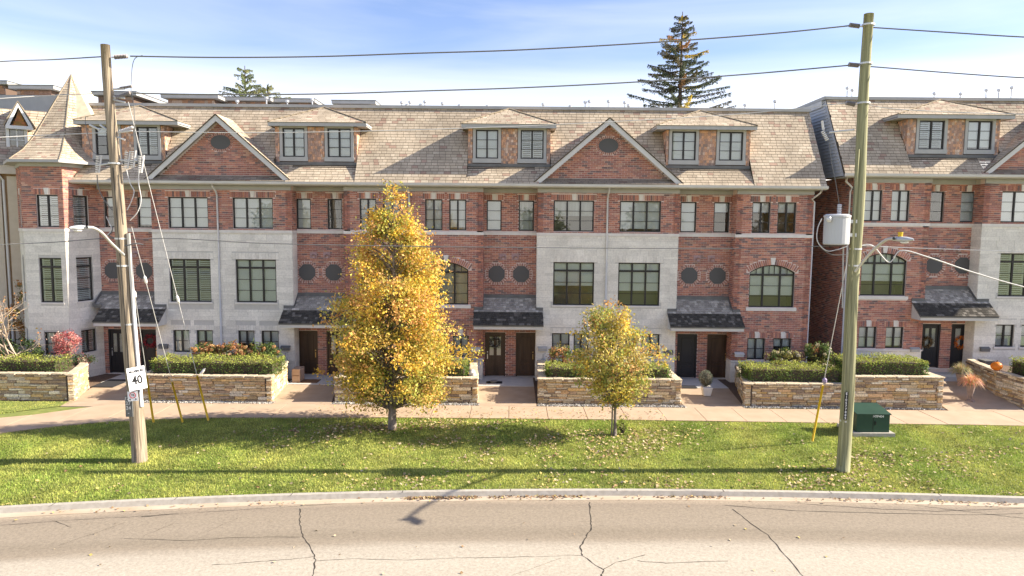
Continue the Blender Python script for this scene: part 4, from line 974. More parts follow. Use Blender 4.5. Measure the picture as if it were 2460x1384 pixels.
def strip(name, y0f, y1f, z0, z1, material, kind='structure', par=None, col=None, xs_=xsg):
    V = []; Fc = []; C = []
    for i, x in enumerate(xs_):
        V += [(x, y0f(x), z0), (x, y1f(x), z1)]
        C += [(col[0],)*3, (col[1],)*3] if col else [(1, 1, 1)]*2
        if i: Fc.append((2*i-2, 2*i, 2*i+1, 2*i-1))
    o = fast(name, V, Fc, material, par, C if col else None)
    if kind: o['kind'] = kind
    return o
strip('ground', lambda x: curbY(x)-.05, lambda x: 900, -.03, -.03, M['lawn'])
RW = 12.0
rd = fast('road', *(lambda: (
    [(x, curbY(x)-.45-RW*j/24, -.14) for x in xsg for j in range(25)],
    [(i*25+j+1, (i+1)*25+j+1, (i+1)*25+j, i*25+j) for i in range(len(xsg)-1) for j in range(24)]))(), M['road'], None, [((j/24)*2.0,)*3 for x in xsg for j in range(25)])
rd['kind'] = 'structure'
cu = strip('curb', lambda x: curbY(x)-.15, curbY, .0, .0, M['curb'])
strip('curb_face', lambda x: curbY(x)-.20, lambda x: curbY(x)-.15, -.13, .0, M['curb'], None, cu)
ap_ = strip('gutter_pavement', lambda x: curbY(x)-.48, lambda x: curbY(x)-.205, -.134, -.128, M['apron'])
cj = MB(); x = -30.0
while x < 30: cj.hexa([(x, curbY(x)-.175, .001), (x+.015, curbY(x)-.175, .001), (x+.015, curbY(x)-.01, .001), (x, curbY(x)-.01, .001), (x, curbY(x)-.175, .004), (x+.015, curbY(x)-.175, .004), (x+.015, curbY(x)-.01, .004), (x, curbY(x)-.01, .004)]); x += 3.0
cj.build('joint', M['crack'], cu)
strip('far_verge', lambda x: -900, lambda x: curbY(x)-.45-RW, -.02, -.02, M['lawn'])
def crack(pts, w, name='crack'):
    V = []; Fc = []; P = []
    for a, b in zip(pts[:-1], pts[1:]):
        for k in range(6): P.append(np.array(a)*(1-k/6)+np.array(b)*k/6)
    P.append(np.array(pts[-1], float))
    for i, p in enumerate(P):
        q = gnd(p[0]+random.uniform(-2, 2), p[1]+random.uniform(-.8, .8), -.135); n_ = P[min(i+1, len(P)-1)]-P[max(i-1, 0)]
        dx, dy = (1, 0) if abs(n_[1])*3 > abs(n_[0]) else (0, 1); ww = w*random.uniform(.4, 1.3)
        V += [(q[0]-dx*ww, q[1]-dy*ww, -.1355), (q[0]+dx*ww, q[1]+dy*ww, -.1355)]
        if i: Fc.append((2*i-2, 2*i-1, 2*i+1, 2*i))
    fast(name, V, Fc, M['crack'], rd)
crack([(1416, 1205), (1418, 1245), (1420, 1270), (1408, 1290), (1393, 1315), (1400, 1335), (1450, 1370), (1440, 1390)], .016)
crack([(1760, 1222), (1800, 1255), (1845, 1285), (1875, 1320), (1935, 1390)], .014)
crack([(722, 1222), (720, 1260), (728, 1290), (752, 1325), (758, 1345), (748, 1395)], .014)
crack([(760, 1347), (850, 1342), (980, 1345), (1100, 1340), (1230, 1338), (1400, 1334)], .006)
crack([(1450, 1368), (1480, 1352), (1550, 1333)], .011); crack([(1530, 1347), (1600, 1352), (1750, 1347)], .009)
crack([(510, 1357), (590, 1352), (650, 1347), (755, 1338)], .009); crack([(300, 1294), (450, 1298), (560, 1291), (720, 1290)], .006)
crack([(125, 1250), (172, 1267)], .012); crack([(142, 1310), (300, 1255)], .006); crack([(345, 1287), (420, 1257)], .006); crack([(500, 1277), (570, 1245)], .006)
crack([(1740, 1214), (1900, 1226), (2100, 1232), (2300, 1237), (2460, 1234)], .012); crack([(1900, 1208), (2100, 1222), (2250, 1228), (2460, 1221)], .010); crack([(2200, 1214), (2300, 1226), (2460, 1245)], .008)
crack([(0, 1262), (160, 1250), (380, 1238), (620, 1222), (860, 1207)], .006); crack([(340, 1242), (430, 1232)], .014); crack([(1232, 1382), (1350, 1340)], .006)
# sidewalk of separate slabs
nearp = [gnd(px, py)[:2] for px, py in ((-350, 1090), (-150, 1062), (0, 1040), (150, 1022), (300, 1009), (500, 1003), (960, 1003), (1400, 1007), (2300, 1020), (2600, 1025))]
nx, ny = [p[0] for p in nearp], [p[1] for p in nearp]
farp = [(-32, -11.2), (-22.6, -7.6), gnd(0, 1008)[:2], gnd(170, 984)[:2], (-16.0, -4.75), (-9, -4.68), (8, -4.78), (30, -4.95)]
fx, fy = [p[0] for p in farp], [p[1] for p in farp]
near = lambda x: float(np.interp(x, nx, ny)); far = lambda x: float(np.interp(x, fx, fy))
sw = fast('sidewalk', [(x, f(x), -.02) for x in xsg[3:84] for f in (near, far)], [(2*i, 2*i+2, 2*i+3, 2*i+1) for i in range(80)], M['soil']); sw['kind'] = 'structure'
x = -32.0
while x < 30:
    w = 1.52; g = .022; a, b = x+g/2, x+w-g/2; dzz = random.uniform(-.004, .004)
    MB().hexa([(a, near(a), -.1), (b, near(b), -.1), (b, far(b), -.1), (a, far(a), -.1), (a, near(a), .005+dzz), (b, near(b), .005+dzz), (b, far(b), .005+dzz), (a, far(a), .005+dzz)]).build('slab', M['walk'], sw); x += w
# entry walks, front steps and strips of ground at the houses
def entry(xl0, xr0, xl1, xr1, dzp=0, name='entry_path'):
    """from the sidewalk (first pair) up to the doors (second pair)"""
    y0 = far((xl0+xr0)/2)+.01; m = MB()
    m.hexa([(xl0, y0, -.1), (xr0, y0, -.1), (xr1, -1.35, -.1), (xl1, -1.35, -.1), (xl0, y0, .004), (xr0, y0, .004), (xr1, -1.35, .012+dzp), (xl1, -1.35, .012+dzp)])
    o = m.build(name, M['walk2']); o['kind'] = 'structure'
    m = MB(); m.box(xl1, xr1, -1.34, .69, -.1, .02+dzp+ (.01 if dzp == 0 else -.16)); m.box(xl1, xr1, .1, .66, .021+dzp-(0 if dzp == 0 else .15), ZD-.07+.02+dzp+.03)
    m.build('porch_slab', M['porch'], o)
entry(-18.1, -15.45, -18.9, -16.2); entry(-9.85, -7.4, -10.35, -8.0); entry(-1.35, 1.05, -1.75, 1.05); entry(7.15, 9.6, 7.3, 10.0); entry(17.9, 21.0, 18.3, 21.6, .42)
bd_ = MB(); bd_.box(-24.5, 14.1, -4.6, 1, -.08, -.012); bd_.box(14.1, 34, -4.8, 1, -.08, -.012); o = bd_.build('bare_ground', M['soil']); o['kind'] = 'structure'
lt = MB()
lt.add([(-32, -4.6, -.008), (-18.3, -4.6, -.008), (-18.0, -5.2, -.008), (-19.4, -6.2, -.008), (-24.5, -7.9, -.008), (-32, -10.8, -.008)], [(0, 5, 4, 3, 2, 1)]); o = lt.build('lawn', M['lawn']); o['kind'] = 'structure'
# ------------------------------------------------------------------ grass, leaf litter and gravel
def leafmesh(name, C, size, cols, material, parent=None, flat=None, aspect=.62, kind=None, up=.0):
    n = len(C); R = RNG
    nv = R.normal(size=(n, 3))
    if flat is not None: nv = np.column_stack([R.normal(0, flat, n), R.normal(0, flat, n), np.ones(n)])
    nv[:, 2] += up; nv /= np.linalg.norm(nv, axis=1)[:, None]
    t = R.normal(size=(n, 3)); t -= (t*nv).sum(1)[:, None]*nv; t /= np.linalg.norm(t, axis=1)[:, None]; w = np.cross(nv, t)
    s = (size*R.uniform(.65, 1.3, n))[:, None]
    V = np.stack([C-t*s*.5, C+w*s*aspect*.5+nv*s*.08, C+t*s*.5, C-w*s*aspect*.5+nv*s*.08], 1).reshape(-1, 3)
    o = fast(name, V, np.arange(4*n).reshape(-1, 4), material, parent, np.repeat(cols, 4, 0))
    if kind: o['kind'] = kind
    return o
def colmix(n, pal, wts, jit=.18):
    pal = np.array(pal, float); i = RNG.choice(len(pal), n, p=np.array(wts)/np.sum(wts)); return pal[i]*RNG.uniform(1-jit, 1+jit, (n, 1))
def lawnpts(n, x0=-22, x1=20):
    X = RNG.uniform(x0, x1, n); a = np.array([curbY(v)+.02 for v in np.linspace(x0, x1, 400)]); b = np.array([near(v)-.02 for v in np.linspace(x0, x1, 400)])
    g = np.linspace(x0, x1, 400); lo = np.interp(X, g, a); hi = np.interp(X, g, b); Y = lo+(hi-lo)*RNG.uniform(0, 1, n)
    k = (hi-lo)/8.5; m = RNG.uniform(0, 1, n) < k; return X[m], Y[m]
def patchy(X, Y, s, seed):
    r = np.random.default_rng(seed); v = np.zeros_like(X)
    for k in range(7): a, p = r.uniform(0, 6.28), r.uniform(0, 6.28); f = s*r.uniform(.5, 2.2); v += np.sin((X*math.cos(a)+Y*math.sin(a))*f+p)
    return v/7
def grass(X, Y, name='grass'):
    n = len(X); p = patchy(X, Y, 1.1, 3); h = RNG.uniform(.03, .075, n); a = RNG.uniform(0, 6.28, n); w = RNG.uniform(.008, .016, n)
    dx, dy = np.cos(a), np.sin(a); lx, ly = RNG.normal(0, .02, n), RNG.normal(0, .02, n); z = -.03
    V = np.stack([np.column_stack([X-dx*w, Y-dy*w, np.full(n, z)]), np.column_stack([X+dx*w, Y+dy*w, np.full(n, z)]), np.column_stack([X+lx, Y+ly, z+h])], 1).reshape(-1, 3)
    g = np.array([.20, .29, .05]); y = np.array([.52, .50, .14]); t = np.clip(.46+.6*p+RNG.normal(0, .22, n), 0, 1)[:, None]
    c = (g*(1-t)+y*t)*RNG.uniform(.75, 1.3, (n, 1)); o = fast(name, V, np.arange(3*n).reshape(-1, 3), M['grassblade'][1], None, np.repeat(c, 3, 0)); o['kind'] = 'stuff'
X, Y = lawnpts(330000); grass(X, Y)
Xl = RNG.uniform(-26, -17.9, 26000); Yl = RNG.uniform(-9, -4.62, 26000); k = (Yl > np.interp(Xl, fx, fy)+.03) & (Yl > -5.0-( -18.0-Xl)*.9) ; grass(Xl[k], Yl[k])
pal = [(.36, .28, .16), (.42, .33, .11), (.26, .17, .09), (.46, .37, .24), (.22, .13, .07)]
X, Y = lawnpts(52000, -21, 19); d = .07+.9*np.exp(-((X+4.0)**2/14+(Y+8.3)**2/2.6))+.75*np.exp(-((X-2.6)**2/16+(Y+9.0)**2/2.5))+.25*(X > 8)*(Y < -9.5)+.35*np.exp(-((Y-np.array([curbY(v) for v in X]))-.4)**2/.5)*(X > -6)-.10*(X < -8)
d = np.clip(d, 0.03, 1)*np.clip(.55+patchy(X, Y, 1.6, 9)*2.4, .04, 1.5); m = RNG.uniform(0, 1, len(X)) < d*.62
leafmesh('fallen_leaves', np.column_stack([X[m], Y[m], RNG.uniform(.0, .035, m.sum())]), .10, colmix(m.sum(), pal, [4, 3, 2, 3, 1.3]), M['litter'][1], None, .35, .8, 'stuff')
def scatter(n, x0, x1, yf, sd, z, pal, w, size=.06):
    X = RNG.uniform(x0, x1, n); Y = np.array([yf(v) for v in X])+RNG.normal(0, sd, n); return np.column_stack([X, Y, np.full(n, z)+RNG.uniform(0, .02, n)]), colmix(n, pal, w)
parts_ = [scatter(260, -2.9, -.9, lambda v: curbY(v)-.27, .05, -.12, pal, [1, 1, 3, 0, 4]), scatter(150, -.6, 2, lambda v: curbY(v)-.26, .05, -.12, pal, [1, 1, 3, 0, 4]), scatter(260, -12, 16, lambda v: curbY(v)-.33, .12, -.12, pal, [2, 1, 3, 1, 3]),
          scatter(70, 4, 6, lambda v: curbY(v)-.27, .05, -.12, pal, [1, 1, 3, 0, 4]), scatter(120, 9, 16, lambda v: curbY(v)-.27, .05, -.12, pal, [2, 1, 3, 1, 2]), scatter(700, -8, 6, lambda v: -6.0, .6, .012, pal, [3, 4, 1, 2, .5], .05), scatter(60, -14, 18, lambda v: -17, 1.5, -.13, pal, [1, 1, 1, 2, 0])]
leafmesh('fallen_leaves', np.concatenate([p[0] for p in parts_]), .07, np.concatenate([p[1] for p in parts_]), M['litter'][1], None, .4, .8, 'stuff')
gp = []
for a, b in ((-15.4, -9.8), (-7.4, -1.3), (1.1, 7.2), (9.6, 17.9), (21, 24)):
    n = int(620*(b-a)); gp.append(np.column_stack([RNG.uniform(a, b, n), RNG.uniform(-4.72, -4.36, n), RNG.uniform(0.0, .02, n)]))
gp = np.concatenate(gp); leafmesh('gravel', gp, .045, colmix(len(gp), [(.5, .48, .44), (.3, .28, .26), (.65, .63, .6), (.2, .18, .16)], [3, 3, 2, 2]), M['pebble'][1], None, .7, .9, 'stuff')
# ------------------------------------------------------------------ dry-stone planters
LP = [(.58, .46, .29), (.50, .37, .21), (.64, .54, .38), (.40, .29, .19), (.56, .37, .20), (.68, .60, .46), (.32, .24, .17), (.56, .38, .17)]
M['core'] = mat('wall_core', (.08, .06, .045), .95)
def planter(pts, h, label, back=-.2, x_inner=None):
    """pts: the outline from the back of one side, round the front, to the back of the other side"""
    t = thing('stone_planter', (np.mean([p[0] for p in pts]), np.mean([p[1] for p in pts]), 0), label, 'planter', 'dry-stone planters in front of the houses')
    P = Pieces('stone', M['ledge'], U_ledge); core = MB(); cs = []
    for a, b in zip(pts[:-1], pts[1:]):
        F = Fr(a, (b[0]-a[0], b[1]-a[1])); L = math.hypot(b[0]-a[0], b[1]-a[1])
        core.fbox(F, .05, L-.05, 0, h-.05, -.30, -.07)
        z = 0; k = 0
        while z < h-.085:
            hh = random.uniform(.075, .155); 
            if z+hh > h-.11: hh = h-.07-z
            x = 0
            while x < L-.01:
                w = random.uniform(.18, .62)*(.8+hh*3); w = min(w, L-x)
                if L-x-w < .15: w = L-x
                c = LP[int(random.random()**1.2*len(LP)) % len(LP)]; kf = random.uniform(.75, 1.15)
                if hh > .11 and random.random() < .35:
                    hs = hh*random.uniform(.4, .6)
                    P.fadd(F, x, x+w-.008, z, z+hs-.006, -.24, random.uniform(-.035, .01), tuple(q*kf for q in c)); c = random.choice(LP); P.fadd(F, x, x+w-.008, z+hs, z+hh-.008, -.24, random.uniform(-.035, .01), tuple(q*kf for q in c))
                else: P.fadd(F, x, x+w-.008, z, z+hh-.008, -.24, random.uniform(-.035, .01), tuple(q*kf for q in c))
                x += w
            z += hh
        x = -.03
        while x < L:                                   # flat cap stones
            w = random.uniform(.35, .75); w = w if L-x-w > .2 else L-x+.03
            kf = random.uniform(.9, 1.15); P.fadd(F, x, x+w-.01, h-.065, h+random.uniform(-.01, .01), -.33, random.uniform(.0, .035), tuple(q*kf for q in (.52, .43, .31))); x += w
    core.build('wall_core', M['core'], t)
    V = [(p[0], p[1], h-.16) for p in pts]; cx = np.mean([p[0] for p in pts]); V = [(cx+(v[0]-cx)*.97, min(v[1]+.15, back), h-.12) for v in V]
    MB().prism(V, (0, 0, -.1)).build('soil', M['soil'], t)
    P.build(t); return t
planter([(-32, -4.5), (-18.05, -4.5), (-18.75, -2.4), (-19.75, -1.0)], 1.14, 'low dry-stone planter left of the leaning pole, ending below the turret')
planter([(-15.75, -.3), (-15.42, -4.3), (-9.9, -4.42), (-10.3, -1.2)], 1.08, 'dry-stone planter behind the three yellow guy guards')
planter([(-7.6, -.3), (-7.35, -4.3), (-1.38, -4.25), (-1.65, -.3)], 1.05, 'dry-stone planter half hidden behind the tall yellow tree')
planter([(1.25, -.3), (1.12, -4.25), (7.12, -4.22), (7.05, -.3)], 1.05, 'dry-stone planter behind the small tree with two stems')
planter([(10.6, -.3), (9.68, -4.42), (13.95, -4.42)], .97, 'lower stepped dry-stone planter under the hedge left of the tall pole')
planter([(13.97, -2.0), (13.97, -4.55), (17.8, -4.6), (17.6, -.4)], 1.34, 'higher dry-stone planter behind the green transformer box')
planter([(21.55, -.3), (21.05, -3.0), (21.2, -4.6), (27, -4.7)], 1.28, 'dry-stone planter at the right edge carrying a pumpkin')
# ------------------------------------------------------------------ hedges, shrubs
def hedge(x0, x1, y0, y1, z0, z1, label, n=5200, group='clipped hedges in the planters'):
    t = thing('hedge', ((x0+x1)/2, (y0+y1)/2, z0), label, 'hedge', group)
    m = MB(); m.box(x0+.12, x1-.12, y0+.12, y1-.12, z0, z1-.12); m.build('branches', M['core'], t)
    C = []
    dims = [x1-x0, y1-y0, z1-z0]; A1 = dims[0]*dims[2]; A2 = dims[0]*dims[1]; A3 = dims[1]*dims[2]
    k = RNG.choice(4, n, p=np.array([A1*1.3, A2, A3*1.6, A3*1.6])/(A1*1.3+A2+3.2*A3))
    u, v = RNG.uniform(0, 1, n), RNG.uniform(0, 1, n); P = np.zeros((n, 3)); wob = .05*np.sin(u*dims[0]*3.1+v*2)+RNG.normal(0, .05, n)+.04*np.sin(u*dims[0]*9+1)*np.cos(v*5)
    P[:, 0] = x0+u*dims[0]; P[:, 1] = y0+.04+wob; P[:, 2] = z0+v*dims[2]
    q = k == 1; P[q, 1] = y0+v[q]*dims[1]; P[q, 2] = z1-.04+wob[q]
    q = k == 2; P[q, 0] = x0+.04+wob[q]; P[q, 1] = y0+u[q]*dims[1]
    q = k == 3; P[q, 0] = x1-.04+wob[q]; P[q, 1] = y0+u[q]*dims[1]
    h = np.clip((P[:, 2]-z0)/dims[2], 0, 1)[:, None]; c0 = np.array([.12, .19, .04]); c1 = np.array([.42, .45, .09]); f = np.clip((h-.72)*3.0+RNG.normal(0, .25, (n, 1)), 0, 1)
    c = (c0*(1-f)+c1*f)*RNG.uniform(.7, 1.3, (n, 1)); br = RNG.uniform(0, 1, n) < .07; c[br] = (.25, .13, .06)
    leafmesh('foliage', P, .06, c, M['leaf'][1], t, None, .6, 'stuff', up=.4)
    return t
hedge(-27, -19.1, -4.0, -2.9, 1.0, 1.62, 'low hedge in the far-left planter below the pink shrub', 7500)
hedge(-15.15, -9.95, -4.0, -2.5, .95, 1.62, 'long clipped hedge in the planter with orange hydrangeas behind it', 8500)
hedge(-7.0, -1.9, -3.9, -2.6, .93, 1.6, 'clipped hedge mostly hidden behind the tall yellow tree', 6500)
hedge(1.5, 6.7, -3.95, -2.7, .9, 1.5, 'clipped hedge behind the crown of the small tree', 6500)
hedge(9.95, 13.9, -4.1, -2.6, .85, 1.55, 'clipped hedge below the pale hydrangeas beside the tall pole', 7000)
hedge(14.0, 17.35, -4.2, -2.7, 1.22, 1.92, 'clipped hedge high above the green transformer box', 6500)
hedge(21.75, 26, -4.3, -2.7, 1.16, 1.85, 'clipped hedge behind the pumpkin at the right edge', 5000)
def bush(name, c, r, label, cat, n, pal, w, size=.09, heads=0, hpal=None, hw=None, stems=True, group=None, sub=40):
    t = thing(name, (c[0], c[1], c[2]-r[2]), label, cat, group); c = np.array(c); r = np.array(r)
    nc = max(6, n//sub); cc = RNG.normal(size=(nc, 3)); cc /= np.linalg.norm(cc, axis=1)[:, None]; cc *= RNG.uniform(.35, 1, (nc, 1))**.5; cc = c+cc*r
    P = (cc[:, None, :]+RNG.normal(0, .09, (nc, sub, 3))).reshape(-1, 3); col = np.repeat(colmix(nc, pal, w, .25), sub, 0)*RNG.uniform(.8, 1.2, (nc*sub, 1))
    leafmesh('foliage', P, size, col, M['leaf'][1], t, None, .6, 'stuff')
    if stems:
        m = MB()
        for i in range(14): q = cc[i % nc]; m.tube([(c[0]+random.uniform(-.1, .1)*r[0]*3, c[1], c[2]-r[2]), (q+c)/2+RNG.normal(0, .05, 3), q], [.014, .01, .005], 4)
        m.build('stems', M['darkbark'], t)
    for i in range(heads):
        a = RNG.uniform(0, 6.28); e = RNG.uniform(-.1, 1.0); p = c+r*np.array([math.cos(a)*math.cos(e), -abs(math.sin(a))*math.cos(e), math.sin(e)])*1.0
        k = 46; Q = RNG.normal(size=(k, 3)); Q /= np.linalg.norm(Q, axis=1)[:, None]; hc = colmix(1, hpal, hw)[0]
        leafmesh('flower_head', p+Q*RNG.uniform(.06, .085)*np.array([1, 1, .8]), .05, hc*RNG.uniform(.8, 1.2, (k, 1)), M['leaf'][1], t, None, .9)
    return t
HYG = [(.10, .15, .04), (.25, .22, .06), (.32, .14, .06)]; OR = [(.62, .36, .16), (.50, .26, .12), (.68, .48, .26)]; PALE = [(.62, .55, .38), (.5, .48, .25), (.66, .62, .5)]
for i, (x, y, lab) in enumerate(((-13.8, -1.7, 'orange dried hydrangea nearest the leaning pole'), (-12.5, -1.8, 'orange dried hydrangea in the middle of the long hedge'), (-11.2, -1.7, 'hydrangea turning green at the right end of the long hedge'))):
    bush('hydrangea', (x, y, 1.55), (.72, .4, .42), lab, 'hydrangea', 1400, HYG, [3, 2, 3] if i < 2 else [6, 2, 1], .1, 15 if i < 2 else 6, OR, [2, 2, 1], group='dried hydrangeas behind the hedges')
bush('hydrangea', (2.2, -1.9, 1.5), (.55, .4, .5), 'rusty hydrangea left of the small tree, under a window', 'hydrangea', 1100, HYG, [2, 2, 5], .1, 12, OR, [2, 2, 1], group='dried hydrangeas behind the hedges')
bush('hydrangea', (12.4, -1.6, 1.45), (.75, .4, .45), 'pale flowered hydrangea below the last windows of the long row', 'hydrangea', 1500, HYG, [4, 4, 1], .1, 14, PALE, [2, 2, 1], group='dried hydrangeas behind the hedges')
bush('hydrangea', (14.0, -1.3, 1.75), (.6, .4, .5), 'taller pale hydrangea in front of the dark gap between the rows', 'hydrangea', 1300, HYG, [5, 3, .5], .1, 8, PALE, [2, 2, 1], group='dried hydrangeas behind the hedges')
bush('shrub', (-19.95, -2.0, 1.92), (.55, .45, .55), 'round pink-red shrub against the turret window', 'shrub', 2200, [(.50, .16, .15), (.62, .28, .24), (.38, .08, .09), (.6, .42, .36)], [4, 4, 3, 2], .075)
bush('shrub', (-19.25, -2.0, 1.22), (.5, .4, .25), 'low dark shrub below the pink one beside the meters', 'shrub', 700, [(.05, .09, .03), (.2, .06, .05)], [4, 1], .07)
bush('shrub', (-22.9, -1.2, 1.5), (1.5, .8, .55), 'dark green shrub under the bare tree at the far left', 'shrub', 2400, [(.05, .09, .03), (.08, .12, .04)], [1, 1], .1)
# bare tree at the left with a few rusty leaves
bt = thing('bare_tree', (-22.3, -2.0, .9), 'leafless pale shrub-tree with thin tangled branches at the far left', 'tree'); m = MB(); rl = []
def limb(p, d, L, r, k):
    pts = [p]; q = p.copy()
    for i in range(4): d = d+RNG.normal(0, .16, 3); d /= np.linalg.norm(d); q = q+d*L/4; pts.append(q.copy())
    m.tube(pts, [r*(1-.13*i) for i in range(5)], 5, False)
    if k > 0:
        for i in range(4): j = random.choice((1, 2, 3, 4)); limb(pts[j], d+RNG.normal(0, .65, 3), L*.62, r*.5, k-1)
    else: rl.append(q)
for i in range(3): limb(np.array((-22.3+.2*i, -2.0, .9)), np.array((random.uniform(-.5, .6), -.2, 1.0)), 2.0, .05, 3)
m.build('branches', mat('pale_bark', (.42, .33, .25), .9), bt)
rl = np.array(rl); leafmesh('foliage', rl[RNG.choice(len(rl), 260)]+RNG.normal(0, .1, (260, 3)), .09, colmix(260, [(.5, .22, .07), (.4, .3, .08)], [2, 1]), M['leaf'][1], bt, None, .7, 'stuff')
bush('shrub', (-23.6, 1.2, 3.0), (1.1, .9, 1.7), 'tall rusty orange shrub between the tan house and the turret', 'shrub', 2600, [(.45, .22, .07), (.25, .22, .07), (.55, .33, .12)], [3, 2, 2], .1)
# ------------------------------------------------------------------ trees
def tree(name, base, table, Yc, label, n, sub, pal, wts, size, trunk_r, fork=None, darkpal=None, sd=.22, seed=1, low=(.0, 1)):
    """crown profile measured as (row, left, right) in the photograph, turned into metres at the tree's distance"""
    t = thing(name, base, label, 'tree'); prof = []
    for py, a, b in table:
        p, q = at(a, py, Yc), at(b, py, Yc); prof.append((p[2], (p[0]+q[0])/2, (q[0]-p[0])/2))
    prof.sort(); zz = [p[0] for p in prof]; z0, z1 = zz[0], zz[-1]
    R = np.random.default_rng(seed); nc = n//sub; C = []
    while len(C) < nc:
        z = R.uniform(z0, z1); rr = np.interp(z, zz, [p[2] for p in prof]); rm = max(p[2] for p in prof)
        if R.uniform() > (rr/rm)**1.3+.04: continue
        a = R.uniform(0, 6.28); lob = 1+.16*math.sin(3*a+z*2.3)+.13*math.sin(5*a-z*4.1)+.08*math.sin(z*7.3)
        k = R.uniform(.12, 1)**.5; hx, hy = math.cos(a)*rr*k, math.sin(a)*rr*k
        gap = math.sin(hx*3.1+seed)+math.sin(hy*2.7+z*1.1)+math.sin(z*3.7+hx*1.9-hy)+.6*math.sin(hx*6.3-z*4.4)
        if gap < (-.2 if n > 20000 else -.95): continue
        C.append((np.interp(z, zz, [p[1] for p in prof])+hx*(1.0 if n > 20000 else 1.04)*lob, Yc+hy*.92*lob, z, k))
    C = np.array(C); cc = C[:, :3]
    tx = lambda z: base[0]+(np.interp(z, zz, [p[1] for p in prof])-base[0])*min(1, max(0, (z-.3)/(z1-.3)))
    m = MB(); ztop = z1-.5; pts = [(tx(z), Yc, z) for z in np.linspace(0, ztop, 10)]
    m.tube(pts, [trunk_r*(1.25 if i == 0 else 1-.85*i/9) for i in range(10)], 9, True); m.build('trunk', M['bark'], t, smooth=True)
    lm = MB()
    for i in range(0, nc, 3):
        p = cc[i]; zb = max(z0*.8, p[2]-.35*abs(p[0]-tx(p[2]))-.3-.4*abs(p[1]-Yc)); q = np.array((tx(zb), Yc, zb)); mid = (p+q)/2+np.array((0, 0, .08))
        lm.tube([q, mid, p], [.028, .018, .007], 4, False)
    lm.build('limbs', M['bark'], t)
    P = (cc[:, None, :]+R.normal(0, sd, (nc, sub, 3))*R.uniform(.6, 1.35, (nc, 1, 1))*np.array([1, 1, .75])).reshape(-1, 3)
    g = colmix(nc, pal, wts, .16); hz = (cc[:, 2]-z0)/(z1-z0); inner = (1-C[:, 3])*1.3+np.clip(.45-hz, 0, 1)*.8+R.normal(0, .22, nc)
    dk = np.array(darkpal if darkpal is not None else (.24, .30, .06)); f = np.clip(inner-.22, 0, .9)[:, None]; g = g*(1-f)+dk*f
    col = np.repeat(g, sub, 0)*R.uniform(.75, 1.25, (nc*sub, 1)); og = R.uniform(0, 1, len(col)) < .10; col[og] = np.array([.50, .27, .09])*R.uniform(.8, 1.2, (og.sum(), 1))
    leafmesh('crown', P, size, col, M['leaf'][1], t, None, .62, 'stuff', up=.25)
    return t
tA = gnd(942, 1030); tB = gnd(1477, 1046)
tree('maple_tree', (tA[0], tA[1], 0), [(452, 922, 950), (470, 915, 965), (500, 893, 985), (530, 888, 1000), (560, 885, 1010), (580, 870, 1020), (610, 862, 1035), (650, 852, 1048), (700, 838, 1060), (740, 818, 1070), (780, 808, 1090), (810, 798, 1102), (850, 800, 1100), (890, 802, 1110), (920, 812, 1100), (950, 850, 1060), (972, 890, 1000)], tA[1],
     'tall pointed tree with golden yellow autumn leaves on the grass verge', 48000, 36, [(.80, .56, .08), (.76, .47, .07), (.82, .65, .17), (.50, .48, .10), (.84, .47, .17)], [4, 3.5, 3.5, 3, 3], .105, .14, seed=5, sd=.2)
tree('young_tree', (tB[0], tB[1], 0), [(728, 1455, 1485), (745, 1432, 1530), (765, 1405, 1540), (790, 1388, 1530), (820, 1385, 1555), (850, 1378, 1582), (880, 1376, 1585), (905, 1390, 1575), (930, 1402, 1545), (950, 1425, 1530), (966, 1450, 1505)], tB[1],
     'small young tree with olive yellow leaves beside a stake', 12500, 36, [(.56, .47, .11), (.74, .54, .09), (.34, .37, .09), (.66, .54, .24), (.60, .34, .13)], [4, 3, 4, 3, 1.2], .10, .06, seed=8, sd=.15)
stake = MB(); stake.tube([(tB[0]-.12, tB[1]-.02, 0), (tB[0]-.10, tB[1]-.02, 1.9)], .03, 6); tag(stake.build('tree_stake', M['bark']), 'thin wooden stake tied beside the small young tree', 'stake')
bush('sapling_shoots', (tB[0]+.28, tB[1]+.1, .35), (.2, .15, .3), 'green shoots sprouting at the foot of the small young tree', 'shoots', 160, [(.25, .32, .06)], [1], .1, sub=20)
